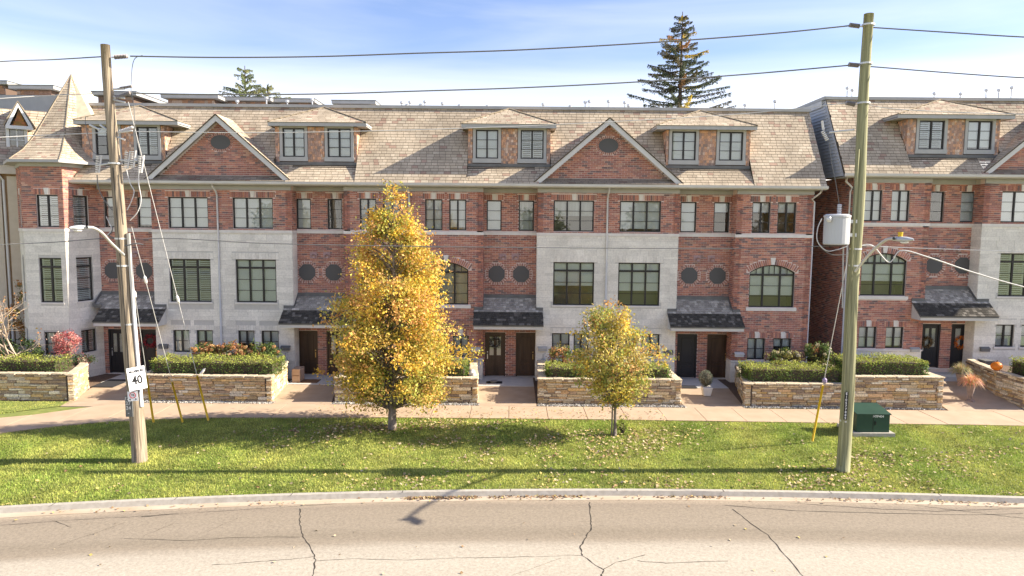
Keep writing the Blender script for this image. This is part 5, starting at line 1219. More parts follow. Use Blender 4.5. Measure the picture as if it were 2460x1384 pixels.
# conifers behind the roofs
def conifer(Y, px, ytop, ybot, hw, label, dens, pal, wts, seed, name='spruce_tree', up=.12, whorl=.47):
    R = np.random.default_rng(seed); p = at(px, ytop, Y); b = at(px, ybot, Y); t = thing(name, (p[0], Y, 0), label, 'tree'); m = MB()
    m.tube([(p[0], Y, 0), (p[0], Y, p[2]*.6), (p[0], Y, p[2])], [.38, .22, .03], 8); m.build('trunk', M['darkbark'], t); sc = (DC+Y)/FPX; W = hw*sc; H = p[2]-b[2]; z = p[2]-.5; lm = MB(); P = []; K = []
    while z > b[2]-2.5:
        f = (p[2]-z)/H; L0 = W*min(1.1, f**.78)*.98+.25; k0 = R.uniform(0, 6.28)
        for i in range(R.integers(4, 7)):
            a = k0+i*6.28/5.5+R.uniform(-.3, .3); L = L0*R.uniform(.6, 1.12); d = np.array((math.cos(a), math.sin(a), 0)); q0 = np.array((p[0], Y, z)); zz_ = R.uniform(-.12, .12)
            pts = [q0, q0+d*L*.5+np.array((0, 0, L*(up-.10+zz_))), q0+d*L+np.array((0, 0, L*(up+zz_)))]; lm.tube(pts, [.05, .03, .01], 4, False)
            n = int(dens*L); s = R.uniform(.12, 1, n); w = (R.normal(0, .10+.10*L*.3, n))*(1.1-s)
            base_ = np.where(s[:, None] < .5, pts[0]+(pts[1]-pts[0])*(s[:, None]*2), pts[1]+(pts[2]-pts[1])*(s[:, None]*2-1)); side = np.array((-d[1], d[0], 0))
            P.append(base_+side*w[:, None]+np.column_stack([np.zeros(n), np.zeros(n), -np.abs(R.normal(.05, .12, n))])); c = colmix(1, pal, wts, .2)[0]; K.append(c*R.uniform(.7, 1.3, (n, 1)))
        z -= whorl*R.uniform(.7, 1.2)
    lm.build('limbs', M['darkbark'], t)['kind'] = 'stuff'; leafmesh('crown', np.concatenate(P), .19, np.concatenate(K), M['leaf'][1], t, None, .35, 'stuff')
conifer(28, 1640, 28, 256, 118, 'tall sparse spruce with drooping branches standing up behind the long roof', 95, [(.10, .12, .07), (.15, .13, .08), (.55, .42, .08), (.42, .24, .12)], [7, 4, 1.3, .7], 11)
conifer(30, 588, 158, 250, 56, 'small pine top rising behind the roof penthouses, left of centre', 75, [(.2, .24, .11), (.38, .38, .18)], [3, 2], 4, 'pine_tree', .35)
conifer(31, 642, 203, 250, 42, 'low bushy pine top just right of the small pine behind the roof', 75, [(.24, .26, .13), (.4, .4, .2)], [3, 2], 9, 'pine_tree', .35)
# autumn trees across the road, behind the viewer, as the windows mirror them
for i, (x, y, h, c) in enumerate(((-34, -68, 11, 0), (-16, -75, 13, 1), (4, -70, 10, 2), (22, -76, 13, 0), (40, -68, 12, 1))):
    t = thing('park_tree', (x, y, 0), ('yellow', 'orange', 'green', 'golden', 'rusty')[i]+' park tree across the road, mirrored in the windows', 'tree', 'park trees across the road')
    MB().tube([(x, y, 0), (x, y, h*.6)], [.3, .12], 7).build('trunk', M['darkbark'], t); nc = 110; q = RNG.normal(size=(nc, 3)); q /= np.linalg.norm(q, axis=1)[:, None]; q *= RNG.uniform(.4, 1, (nc, 1)); cc = np.array((x, y, h*.62))+q*np.array([h*.36, h*.36, h*.4])
    P = (cc[:, None]+RNG.normal(0, .6, (nc, 22, 3))).reshape(-1, 3); leafmesh('crown', P, .6, colmix(len(P), [((.5, .38, .06), (.5, .26, .06), (.14, .18, .04))[c], (.3, .28, .06)], [3, 1]), M['leaf'][1], t, None, .7, 'stuff')
# ------------------------------------------------------------------ utility poles, lamps, wires
M['pole'] = mat('weathered_pole', (.15, .115, .08), .85, (.40, .33, .24), 9, .8, stretch=(4, 4, .10))
M['pole2'] = mat('treated_pole', (.17, .165, .09), .8, (.38, .37, .21), 8, .6, stretch=(4, 4, .08))
M['galv'] = mat('galvanised', (.55, .55, .54), .45, (.65, .65, .64), 3, metal=.3)
M['pvc'] = mat('pvc', (.70, .69, .68), .5)
M['porc'] = mat('porcelain', (.28, .25, .23), .35); M['cut'] = mat('cutout_porcelain', (.66, .64, .62), .35)
M['yellow'] = mat('yellow_plastic', (.72, .46, .03), .45); M['tank'] = mat('tank_paint', (.44, .45, .46), .35, (.50, .51, .52), 1)
M['wire'] = mat('wire', (.16, .16, .16), .6); M['wirep'] = mat('pale_wire', (.55, .54, .53), .5); M['blackp'] = mat('black_plastic', (.02, .02, .02), .5)
gL, gR = gnd(336, 1106), gnd(2025, 1129); YL, YR = float(gL[1]), float(gR[1])
tL, tR = at(253, 108, YL), at(2087, 34, YR)
def pole(name, g, t_, r0, r1, mt, label):
    th = thing(name, (g[0], g[1], 0), label, 'utility pole', 'wooden utility poles on the verge'); m = MB(); n = 14
    m.tube([(g[0]+(t_[0]-g[0])*k/n+.02*math.sin(k*.9), g[1]+.015*math.sin(k*1.3), -.1+(t_[2]+.1)*k/n) for k in range(n+1)], [r0+(r1-r0)*k/n for k in range(n+1)], 20); m.build('shaft', mt, th, smooth=True); return th
PLt = pole('utility_pole', gL, tL, .225, .125, M['pole'], 'weathered brown utility pole leaning left with a speed sign on it')
PRt = pole('utility_pole', gR, tR, .20, .135, M['pole2'], 'tall greenish utility pole with drum transformer in front of the gap between the rows')
def axisL(z): return np.array((gL[0]+(tL[0]-gL[0])*z/tL[2], YL, z))
def axisR(z): return np.array((gR[0]+(tR[0]-gR[0])*z/tR[2], YR, z))
# shaft fittings
m = MB(); pts = [at(x, y, YL)+np.array((0, -.02, 0)) for x, y in ((311, 560), (325, 760), (343, 975))]; m.tube([(p[0], YL-.06, p[2]) for p in pts], .055, 8); m.build('conduit', M['pvc'], PLt, smooth=True)
m = MB(); m.tube([(axisL(z)[0]+.02, YL-.235+.0075*z, z) for z in (1.5, 4, 7, 9)], .012, 5); m.build('ground_wire', M['blackp'], PLt)
m = MB(); m.tube([(axisR(z)[0]-.15, YR-.13, z) for z in (.2, 3, 6, 9.7)], .045, 6); m.build('wire_moulding', M['pole2'], PRt)
m = MB()
for px, py, Yq in ((268, 395, YL), (282, 575, YL), (290, 640, YL), (294, 780, YL)): p = at(px, py, Yq); a = axisL(p[2]); m.lathe((a[0], YL, p[2]), [(.19, 0), (.19, .05)], 14)
m.build('band', M['galv'], PLt)
m = MB(); m.tube([(axisL(z)[0]+.03+.02*math.sin(z*5), YL-.228+.0078*z, z) for z in (0, .4, .9, 1.3)], .014, 4).tube([(axisL(z)[0]-.08+.015*math.sin(z*4), YL-.200+.0074*z, z) for z in (2.4, 3.2, 4.1, 5.3, 6.2)], .012, 4); m.build('split', M['darkbark'], PLt)
m = MB()
for py in (62, 155, 250, 600, 640, 1012): p = at(2060, py, YR); a = axisR(p[2]); m.lathe((a[0], YR, p[2]), [(.178, 0), (.178, .05)], 14)
m.build('band', M['galv'], PRt)
m = MB(); m.fbox(Fr((0, YL-.235), (1, 0)), axisL(1.9)[0]-.17, axisL(1.9)[0]+.05, 1.45, 2.1, -.03, .0); m.build('tag_plate', M['flash'], PLt)
def text(parent, s, loc, size, material, rot=(math.pi/2, 0, 0), name='lettering', align='CENTER', ext=.002, sx=1):
    c = bpy.data.curves.new(name, 'FONT'); c.body = s; c.size = size; c.align_x = align; c.align_y = 'CENTER'; c.extrude = ext; c.resolution_u = 3; c.offset = size*.022
    c.materials.append(material); tmp = bpy.data.objects.new('tmp', c); COL.objects.link(tmp); me = bpy.data.meshes.new_from_object(tmp); bpy.data.objects.remove(tmp); o = bpy.data.objects.new(name, me); COL.objects.link(o); o.parent = parent; o.location = tuple(np.array(loc)-off(parent)); o.rotation_euler = rot; o.scale = (sx, 1, 1); return o
for i, ch in enumerate(('122', '27', '24', '-')): text(PLt, ch, (axisL(1.9)[0]-.06, YL-.27, 2.03-.15*i), .15, M['wirep'])
p0, p1 = at(2036, 942, YR-.2), at(2030, 1008, YR-.2); F_ = Fr((0, YR-.2), (1, 0)); MB().fbox(F_, p1[0]-.05, p1[0]+.055, p1[2], p0[2], .0, .012).build('number_strip', M['blackp'], PRt)
for i, ch in enumerate('E10577889'): text(PRt, ch, (p1[0], YR-.214, p0[2]-.05-(p0[2]-p1[2]-.09)*i/8), .10, M['white'])
# insulators and line hardware
def strain(parent, a, b, r=.07, material=None):
    a, b = np.array(a), np.array(b); m = MB(); n = 9
    for i in range(n): c = a+(b-a)*(.2+.75*i/(n-1)); e = a+(b-a)*(.2+.75*(i+.5)/(n-1)); m.tube([c, e], [r, r*.55], 9)
    m.build('insulator', material or M['porc'], parent, smooth=False); MB().tube([a, a+(b-a)*.22], .02, 6).build('clevis', M['galv'], parent)
strain(PLt, at(268, 138, YL), at(307, 135, YL)); strain(PLt, at(272, 238, YL), at(314, 222, YL)); strain(PRt, at(2070, 64, YR), at(2040, 60, YR)); strain(PRt, at(2068, 158, YR), at(2038, 155, YR)); strain(PRt, at(2058, 252, YR), at(2032, 247, YR)); strain(PLt, at(282, 318, YL), at(320, 305, YL), .05, M['cut'])
for (a, b) in (((282, 213), (318, 207)), ): strain(PLt, at(*a, YL), at(*b, YL), .05)
m = MB()
for q in (((268, 215), (300, 213)), ((268, 232), (300, 236)), ((272, 240), (300, 246)), ((285, 318), (318, 314)), ((240, 300), (268, 320)), ((215, 300), (240, 312)), ((282, 385), (330, 386)), ((262, 393), (230, 398)), ((282, 330), (300, 336))): m.tube([at(*q[0], YL), at(*q[1], YL)], .03, 6)
m.build('bracket', M['galv'], PLt)
def cutout(parent, px, py, Y, s=1):
    a, b = at(px, py-20, Y), at(px-2, py+22, Y); m = MB(); n = 8
    for i in range(n): c = a+(b-a)*i/n; e = a+(b-a)*(i+.6)/n; m.tube([c, e], [.055, .045], 8)
    o = m.build('fuse_cutout', M['cut'], parent); a2, b2 = at(px+9, py-22, Y), at(px+3, py+20, Y); MB().tube([a2, b2], .025, 6).build('fuse_tube', M['cut'], o)
cutout(PLt, 235, 395, YL); cutout(PLt, 304, 385, YL); cutout(PLt, 318, 383, YL); cutout(PLt, 337, 395, YL)
def line(name, P, r, material, label=None, cat='wire', group=None, parent=None, n=14, sides=6):
    P = [np.array(p, float) for p in P]; pts = []
    for i in range(len(P)-1):
        a, b = P[i], P[i+1]; p0 = P[i-1] if i else a*2-b; p3 = P[i+2] if i+2 < len(P) else b*2-a
        for k in range(n): t = k/n; pts.append(.5*((2*a)+(b-p0)*t+(2*p0-5*a+4*b-p3)*t*t+(3*a-p0-3*b+p3)*t**3))
    pts.append(P[-1]); m = MB(); m.tube(pts, r, sides, False); o = m.build(name, material, parent, smooth=True)
    if label: tag(o, label, cat, group)
    return o
for L in (((225, 420), (238, 410), (236, 418)), ): pass
line('jumper_wire', [at(x, y, YL-.1) for x, y in ((233, 420), (236, 450), (250, 480), (270, 505))], .014, M['wire'], parent=PLt); line('jumper_wire', [at(x, y, YL-.1) for x, y in ((304, 408), (312, 440), (322, 460), (315, 485), (305, 505))], .014, M['wirep'], parent=PLt)
line('jumper_wire', [at(x, y, YL-.1) for x, y in ((334, 410), (333, 440), (339, 480), (330, 510), (312, 530))], .014, M['wirep'], parent=PLt)
line('jumper_wire', [at(x, y, YL) for x, y in ((342, 133), (325, 140), (318, 160), (315, 205), (316, 235))], .010, M['wire'], parent=PLt); line('jumper_wire', [at(x, y, YL) for x, y in ((316, 222), (322, 260), (324, 310), (330, 340), (338, 372))], .010, M['wire'], parent=PLt)
line('jumper_wire', [at(x, y, YL) for x, y in ((205, 280), (206, 300), (218, 355), (232, 372))], .010, M['wire'], parent=PLt); line('jumper_wire', [at(x, y, YL-.1) for x, y in ((270, 545), (268, 558), (262, 566), (280, 575), (300, 590), (325, 585), (345, 588))], .02, M['wire'], parent=PLt)
line('jumper_wire', [at(x, y, YL-.15) for x, y in ((255, 520), (262, 535), (268, 552), (255, 568))], .012, M['wirep'], parent=PLt)
GW = 'overhead lines between the poles'
def mid(Y0, Y1, pts): a, b = pts[0][0], pts[-1][0]; return [at(x, y, Y0+(Y1-Y0)*(x-a)/(b-a)) for x, y in pts]
line('power_line', mid(YL, YR, [(313, 135), (520, 138), (760, 136), (1000, 128), (1250, 120), (1570, 102), (1850, 81), (2040, 62)]), .021, M['wire'], 'topmost thick overhead line spanning sky between the two poles', 'wire', GW)
line('power_line', mid(YL, YR, [(320, 224), (520, 227), (760, 226), (1000, 219), (1250, 211), (1530, 197), (1800, 178), (2040, 157)]), .020, M['wire'], 'second overhead line, crossing just above the long roof', 'wire', GW)
line('power_line', mid(YL, YR, [(322, 316), (600, 319), (880, 315), (1120, 308), (1340, 299), (1750, 276), (2032, 248)]), .012, M['wirep'], 'thin pale overhead line crossing the dormer windows', 'wire', GW)
line('power_line', mid(YL, YR, [(300, 576), (420, 573), (620, 584), (870, 590), (1290, 595), (1740, 597), (1960, 592), (2040, 588)]), .014, M['wire'], 'lowest overhead line crossing the white stone between the poles', 'wire', GW)
line('power_line', [at(-250, 168, YL-1.5), at(0, 148, YL-.6), at(130, 143, YL), at(250, 136, YL)], .018, M['wire'], 'topmost overhead line leaving the leaning pole leftward', 'wire', GW)
line('power_line', [at(-250, 258, YL-1.5), at(0, 237, YL-.6), at(130, 229, YL), at(258, 224, YL)], .013, M['wirep'], 'pale overhead line passing across the turret tip leftward', 'wire', GW)
line('power_line', [at(-250, 345, YL-1.5), at(0, 330, YL-.6), at(130, 324, YL), at(268, 318, YL)], .013, M['wirep'], 'pale overhead line passing across the middle of the turret roof', 'wire', GW)
line('power_line', [at(-250, 605, YL-1.5), at(0, 588, YL-.6), at(130, 582, YL), at(250, 573, YL), at(300, 576, YL)], .014, M['wire'], 'dark overhead line across the turret stone, left of the leaning pole', 'wire', GW)
line('power_line', [at(2095, 66, YR), at(2280, 78, YR-.5), at(2460, 89, YR-1), at(2700, 98, YR-1.5)], .019, M['wire'], 'topmost overhead line leaving the tall pole rightward', 'wire', GW)
line('power_line', [at(2092, 160, YR), at(2280, 175, YR-.5), at(2460, 187, YR-1), at(2700, 198, YR-1.5)], .018, M['wire'], 'second overhead line leaving the tall pole rightward', 'wire', GW)
line('power_line', [at(2085, 252, YR), at(2150, 262, YR-.2), at(2300, 270, YR-.5), at(2460, 275, YR-1), at(2700, 280, YR-1.5)], .012, M['wirep'], 'thin pale line crossing the right-hand dormer', 'wire', GW)
line('power_line', [at(2060, 590, YR), at(2200, 596, YR-.2), at(2460, 605, YR-1), at(2700, 612, YR-1.5)], .013, M['wirep'], 'pale line running right below the street lamp of the tall pole', 'wire', GW)
line('service_cable', [at(2060, 592, YR), at(2095, 590, YR), at(2135, 630, YR), at(2165, 602, YR-.1), at(2230, 618, YR-.1), at(2340, 655, YR), at(2470, 692, YR), at(2700, 745, YR)], .02, M['wirep'], 'white looping service cable falling to the right from the tall pole', 'cable')
# guys
def guy(base, top, attach, label, big=False, splice=None):
    b = gnd(*base); g1 = np.array(attach); d = (g1-b)/np.linalg.norm(g1-b); t = thing('guy_wire', b, label, 'guy wire', 'guy wires with yellow guards')
    def tp(px, py):
        best = min(np.linspace(0, 1, 400), key=lambda k: abs(project(b+(g1-b)*k)[1]-py)); return b+(g1-b)*best
    e = tp(*top); line('strand', [b, b+(g1-b)*.5, g1], .011, M['wirep'], parent=t, n=2); MB().tube([b+d*.05, e], [.04, .036], 8).build('guard', M['yellow'], t, smooth=True)
    if splice: s_ = tp(*splice); MB().tube([s_-d*.16, s_-d*.08, s_+d*.08, s_+d*.16], [.015, .05, .05, .015], 8).build('strain_insulator', M['pvc'], t)
    return t
def project(P): v = np.array(P)-CAM; z = v @ FWD; return 1230+FPX*(v @ RIGHT)/z, 692-FPX*(v @ UP)/z
aL = lambda px, py: at(px, py, YL+.12)
guy((369, 1016), (352, 903), aL(308, 600), 'leftmost of the three guy wires beside the leaning pole', splice=(330, 708))
guy((439, 1016), (413, 918), aL(316, 545), 'middle of the three guy wires beside the leaning pole', splice=(347, 672))
guy((501, 1012), (475, 902), aL(308, 245), 'rightmost and longest of the three guy wires beside the leaning pole', splice=(425, 720))
gg = guy((1951, 1062), (1981, 926), at(2040, 600, YR+.1), 'guy wire with yellow guard leaning left of the tall pole'); pb = at(1981, 915, YR+1.0)
MB().tube([np.array(pb)+(0, 0, q) for q in (-.1, -.04, .05, .1)], [.02, .07, .07, .02], 9).build('guy_cap', mat('mauve_plastic', (.35, .27, .42), .5), gg)
# lamps
def lamp(arm, head, label, Y0, Yh, cell, tip):
    t = thing('street_lamp', at(*arm[0], Y0), label, 'street lamp', 'street lamps on the poles'); n = len(arm)
    P = [at(x, y, Y0+(Yh-Y0)*i/(n-1)) for i, (x, y) in enumerate(arm)]; line('arm', P, .04, M['galv'] if not cell else M['trimlight'], parent=t)
    c = at(*head, Yh); m = MB(); SCL = .72 if cell else .62; dirn = P[-1]-P[-2]; dirn[2] = 0; dirn = np.array(tip, float); dirn /= np.linalg.norm(dirn); s = np.array((-dirn[1], dirn[0], 0)); V = []; n = 12; st = [(-.36, .05, .05), (-.28, .12, .09), (-.05, .17, .12), (.2, .17, .10), (.34, .12, .07), (.42, .03, .03)]
    for (k, w, h) in st:
        for i in range(n): a = 2*math.pi*i/n; V.append(c+SCL*(dirn*k+s*w*math.cos(a)+np.array((0, 0, h*math.sin(a)*(.6 if math.sin(a) < 0 else 1)))))
    Fc = [(i*n+j, i*n+(j+1) % n, (i+1)*n+(j+1) % n, (i+1)*n+j) for i in range(len(st)-1) for j in range(n)]+[tuple(range(n)), tuple(range((len(st)-1)*n, len(st)*n))[::-1]]
    m.add(V, Fc); m.build('lamp_head', M['tank'], t, smooth=True)
    MB().lathe(c+dirn*.06+np.array((0, 0, -.075)), [(.04, -.02), (.09, 0), (.1, .03)], 12).build('lens', M['pvc'], t)
    if cell: MB().lathe(c+dirn*-.05+np.array((0, 0, .05)), [(.055, 0), (.055, .1), (.06, .105), (.06, .14)], 10).build('photocell', M['yellow'], t)
lamp([(297, 612), (268, 585), (245, 560), (225, 548), (208, 546)], (192, 548), 'pale street lamp arching left from the leaning pole', YL-.2, -15.0, False, (-.5, -1, 0))
lamp([(2055, 652), (2085, 615), (2110, 590), (2130, 576), (2148, 573)], (2167, 576), 'street lamp with yellow photocell on the tall pole', YR-.2, -15.0, True, (.55, -1, 0))
# drum transformer
tcn = at(2008, 552, YR-.05); t = thing('drum_transformer', tcn, 'grey drum transformer hung high on the tall pole', 'transformer'); r = .36
MB().lathe((tcn[0], YR-.1, tcn[2]-.44), [(.34, 0), (.36, .03), (.36, .80), (.375, .81), (.375, .86), (.3, .9)], 24).build('tank', M['tank'], t, smooth=False)
m = MB(); 
for i in range(6): m.lathe((tcn[0]+.05, YR-.1, tcn[2]+.46+.05*i), [(.07, 0), (.045, .04)], 10)
m.build('bushing', M['cut'], t); MB().lathe((tcn[0]-.36, YR-.35, tcn[2]+.22), [(.05, 0), (.08, .06), (.08, .12), (.05, .16)], 10).build('bushing', M['galv'], t)
MB().box(tcn[0]+.3, axisR(6.7)[0], YR-.15, YR-.05, tcn[2]-.2, tcn[2]-.1).box(tcn[0]+.3, axisR(6.7)[0], YR-.15, YR-.05, tcn[2]+.2, tcn[2]+.3).build('bracket', M['galv'], t)
line('lead_wire', [at(x, y, YR-.1) for x, y in ((2016, 490), (2008, 440), (1998, 390), (1990, 330), (1984, 318))], .009, M['wire'], parent=t); line('lead_wire', [at(x, y, YR-.4) for x, y in ((1974, 525), (1964, 550), (1964, 580), (1985, 602), (2010, 600), (2035, 592))], .013, M['wirep'], parent=t)
line('lead_wire', [at(x, y, YR-.3) for x, y in ((1966, 585), (1978, 600), (2000, 612), (2035, 612))], .012, M['wire'], parent=t)
MB().tube([at(2026, 592, YR-.1), at(2024, 740, YR-.05)], .022, 6).build('conduit', M['trim'], t)
# cutout with bracket left of the tall pole
t = thing('fuse_bracket', at(2000, 320, YR), 'pale fuse holder on a bracket left of the tall pole, before the dark siding', 'fuse holder')
MB().tube([at(1992, 318, YR), at(2052, 312, YR)], .03, 6).build('bracket', M['galv'], t); MB().tube([at(1975, 290, YR-.1), at(1978, 312, YR-.1)], .035, 6).build('fuse_tube', M['cut'], t)
m = MB(); a, b = at(1976, 315, YR-.1), at(1988, 338, YR-.1)
for i in range(6): m.tube([a+(b-a)*i/6, a+(b-a)*(i+.6)/6], [.06, .045], 8)
m.build('insulator', M['cut'], t)
# signs on the leaning pole
def sgn(name, px, py, w, h, label, yaw, roll, tx):
    c = at(px, py, YL-.27); F = Fr(c[:2], (math.cos(yaw), math.sin(yaw))); t = thing(name, c, label, 'sign'); m = MB()
    m.fbox(F, -w/2, w/2, c[2]-h/2, c[2]+h/2, -.004, .0); o = m.build('panel', M['signwhite'], t, bevel=0)
    for s, z, size, dx, mt in tx: text(t, s, F.pt(dx, c[2]+z, .004), size, mt, (math.pi/2, 0, yaw), sx=.8)
    for ch in t.children: pass
    t.rotation_euler = (0, roll, 0); return t, F, c
M['signwhite'] = mat('sign_white', (.80, .80, .82), .4); M['signred'] = mat('sign_red', (.55, .03, .04), .4)
sgn('speed_limit_sign', 329, 909, .50, .70, 'white MAXIMUM 40 speed limit sign tilted on the leaning pole', .75, -.11, [('MAXIMUM', .22, .105, 0, M['blackp']), ('40', -.06, .36, 0, M['blackp'])])
t, F, c = sgn('parking_sign', 319, 952, .30, .30, 'small white prohibition sign with a red ring under the speed sign', .1, -.05, [('◄', -.1, .07, -.09, M['blackp']), ('►', -.1, .07, .09, M['blackp'])])
m = MB(); k = 20
for i in range(k): a0, a1 = 2*math.pi*i/k, 2*math.pi*(i+1)/k; m.hexa([F.pt(R_*math.cos(a), c[2]+.03+R_*math.sin(a), d) for d in (.001, .004) for R_, a in ((.075, a0), (.095, a0), (.095, a1), (.075, a1))])
m.build('ring', M['signred'], t); text(t, 'TR', F.pt(0, c[2]+.03, .003), .08, M['blackp'], (math.pi/2, 0, .1))
# ------------------------------------------------------------------ pad transformer, pots and small things
M['green'] = mat('utility_green', (.020, .052, .036), .45, (.032, .075, .05), 1.2); M['greentop'] = M['green']
q0, q1 = gnd(2056, 1046), gnd(2148, 1050); X0_, X1_ = q0[0]+.0, q1[0]-.1; Yf = -8.3; t = thing('transformer_box', ((X0_+X1_)/2, Yf+.5, 0), 'dark green pad-mounted transformer box on the grass by the tall pole', 'utility box')
MB().box(X0_-.15, X1_+.15, Yf-.12, Yf+1.15, -.05, .12).build('pad', M['curb'], t)
m = MB(); m.prism([(X0_, Yf, .12), (X0_, Yf, .76), (X0_, Yf+.05, .80), (X0_, Yf+.95, .92), (X0_, Yf+.95, .12)], (X1_-X0_, 0, 0)); m.build('cabinet', M['green'], t, bevel=.012)
m = MB(); m.prism([(X0_-.03, Yf-.04, .765), (X0_-.03, Yf-.04, .80), (X0_-.03, Yf+.99, .95), (X0_-.03, Yf+.99, .91)], (X1_-X0_+.06, 0, 0)); m.build('lid', M['green'], t, bevel=.008)
xm = (X0_+X1_)/2; MB().box(xm-.008, xm+.008, Yf-.008, Yf-.001, .14, .75).build('door_seam', M['blackp'], t); MB().box(xm+.05, xm+.09, Yf-.03, Yf-.001, .4, .52).build('latch', M['blackp'], t)
text(t, 'M7P404', (X1_-.42, Yf-.005, .70), .12, M['white'])
def wreath(px, py, Y, r, pal, label, n=420):
    c = at(px, py, Y); t = thing('wreath', c, label, 'wreath', 'wreaths on the front doors'); a = RNG.uniform(0, 6.28, n); q = RNG.normal(0, r*.14, (n, 3)); rr = r*.72
    MB().tube([(c[0]+rr*math.cos(k*math.pi/8), Y, c[2]+rr*math.sin(k*math.pi/8)) for k in range(17)], .02, 6, False).build('ring', M['darkbark'], t)
    leafmesh('foliage', np.column_stack([c[0]+rr*np.cos(a), np.full(n, Y), c[2]+rr*np.sin(a)])+q, .07, colmix(n, pal, [1]*len(pal)), M['leaf'][1], t, None, .6, 'stuff')
wreath(361, 819, .72, .36, [(.5, .03, .06), (.4, .02, .04)], 'bright red wreath on the door right of the leaning pole')
wreath(1189, 823, .72, .30, [(.06, .07, .05), (.5, .48, .44), (.10, .1, .08)], 'dark and white wreath on the door right of the tall yellow tree')
wreath(2227, 822, .72, .30, [(.22, .14, .06), (.35, .25, .12), (.1, .08, .04)], 'brown twig wreath on the left door of the right-hand row')
wreath(2308, 823, .72, .34, [(.75, .22, .02), (.65, .16, .02)], 'bright orange wreath on the right door of the right-hand row')
def mailbox(px, py, Y, mt, label, w=.42, h=.2):
    c = at(px, py, Y); t = thing('mailbox', c, label, 'mailbox', 'mailboxes beside the doors'); MB().box(c[0]-w/2, c[0]+w/2, Y-.13, Y, c[2]-h/2, c[2]+h/2-.03).build('body', mt, t, bevel=.01); MB().prism([(c[0]-w/2-.015, Y-.16, c[2]+h/2-.06), (c[0]-w/2-.015, Y-.0, c[2]+h/2+.02), (c[0]-w/2-.015, Y-.0, c[2]+h/2-.025), (c[0]-w/2-.015, Y-.16, c[2]+h/2-.08)], (w+.03, 0, 0)).build('lid', mt, t)
mailbox(394, 832, -.02, M['flash'], 'dark mailbox right of the red wreath'); mailbox(687, 836, -.02, M['flash'], 'dark mailbox left of the panelled brown door'); mailbox(1143, 840, -.02, M['trimlight'], 'pale mailbox on brick right of the tall yellow tree'); mailbox(1303, 838, -.02, M['trim'], 'grey mailbox on stone left of the rusty hydrangea')
mailbox(1605, 847, -.02, M['flash'], 'dark mailbox right of the small tree'); mailbox(1775, 852, -.02, M['trimlight'], 'pale mailbox on brick right of the topiary'); mailbox(2196, 840, -.02, M['trim'], 'grey mailbox left of the brown twig wreath'); mailbox(2364, 839, -.02, M['flash'], 'dark mailbox right of the orange wreath'); mailbox(217, 865, .35, M['flash'], 'dark mailbox on the turret stone above the gas meters')
def meter(px, py, Y, label, z0=.2):
    c = at(px, py, Y); t = thing('gas_meter', c, label, 'gas meter', 'gas meters by the entries'); MB().lathe((c[0], Y-.15, c[2]-.12), [(.08, 0), (.13, .04), (.13, .2), (.08, .26)], 12).build('body', M['trim'], t); MB().tube([(c[0], Y-.12, c[2]+.13), (c[0], Y-.12, c[2]+.36), (c[0]+.12, Y-.1, c[2]+.4)], .022, 6).build('pipe', M['trim'], t); MB().tube([(c[0]+.1, Y-.12, c[2]-.1), (c[0]+.1, Y-.12, z0)], .022, 6).build('pipe', M['trim'], t); MB().box(c[0]-.28, c[0]-.12, Y-.12, Y-.02, c[2]-.18, c[2]+.05).build('regulator', M['steel'], t)
meter(214, 885, .1, 'gas meter on the turret stone beside the first entry'); meter(688, 865, -.05, 'gas meter left of the panelled brown door'); meter(1141, 862, -.05, 'gas meter below the pale mailbox by the tall yellow tree'); meter(1788, 890, -.05, 'gas meter right of the topiary'); meter(1304, 868, -.05, 'gas meter with tall pipe left of the rusty hydrangea')
def mat_(px, py, w, d, z, mt, label):
    c = gnd(px, py, z); o = MB().box(c[0]-w/2, c[0]+w/2, c[1]-d/2, c[1]+d/2, z, z+.02).build('doormat', mt); tag(o, label, 'doormat', 'doormats at the entries')
M['jute'] = mat('jute_mat', (.16, .09, .05), .95, (.22, .13, .07), 12); M['rubber'] = mat('rubber_mat', (.03, .03, .035), .9)
mat_(268, 921, 1.0, 1.5, .031, M['rubber'], 'black doormat behind the leaning pole'); mat_(742, 916, .95, .7, .031, M['jute'], 'brown doormat before the panelled brown door'); mat_(1652, 930, .8, .45, .031, M['rubber'], 'small black doormat left of the topiary')
c = gnd(1186, 919, .03); t = thing('pet_bowl', c, 'steel bowl on a dark tray before the dark and white wreath', 'bowl'); MB().lathe(c, [(.14, 0), (.19, .09), (.2, .1)], 16).build('bowl', M['steel'], t); MB().box(c[0]-.35, c[0]+.4, c[1]-.2, c[1]+.2, .031, .05).build('tray', M['blackp'], t)
c = gnd(707, 921, .0); t = thing('delivery_box', c, 'tan cardboard box standing left of the brown doormat', 'box'); MB().box(c[0]-.12, c[0]+.25, c[1]+.05, c[1]+.75, .03, .65).build('carton', mat('cardboard', (.42, .29, .2), .9, (.46, .33, .24), 3), t); MB().box(c[0]-.1, c[0]+.22, c[1]+.045, c[1]+.049, .33, .37).build('tape', M['jute'], t)
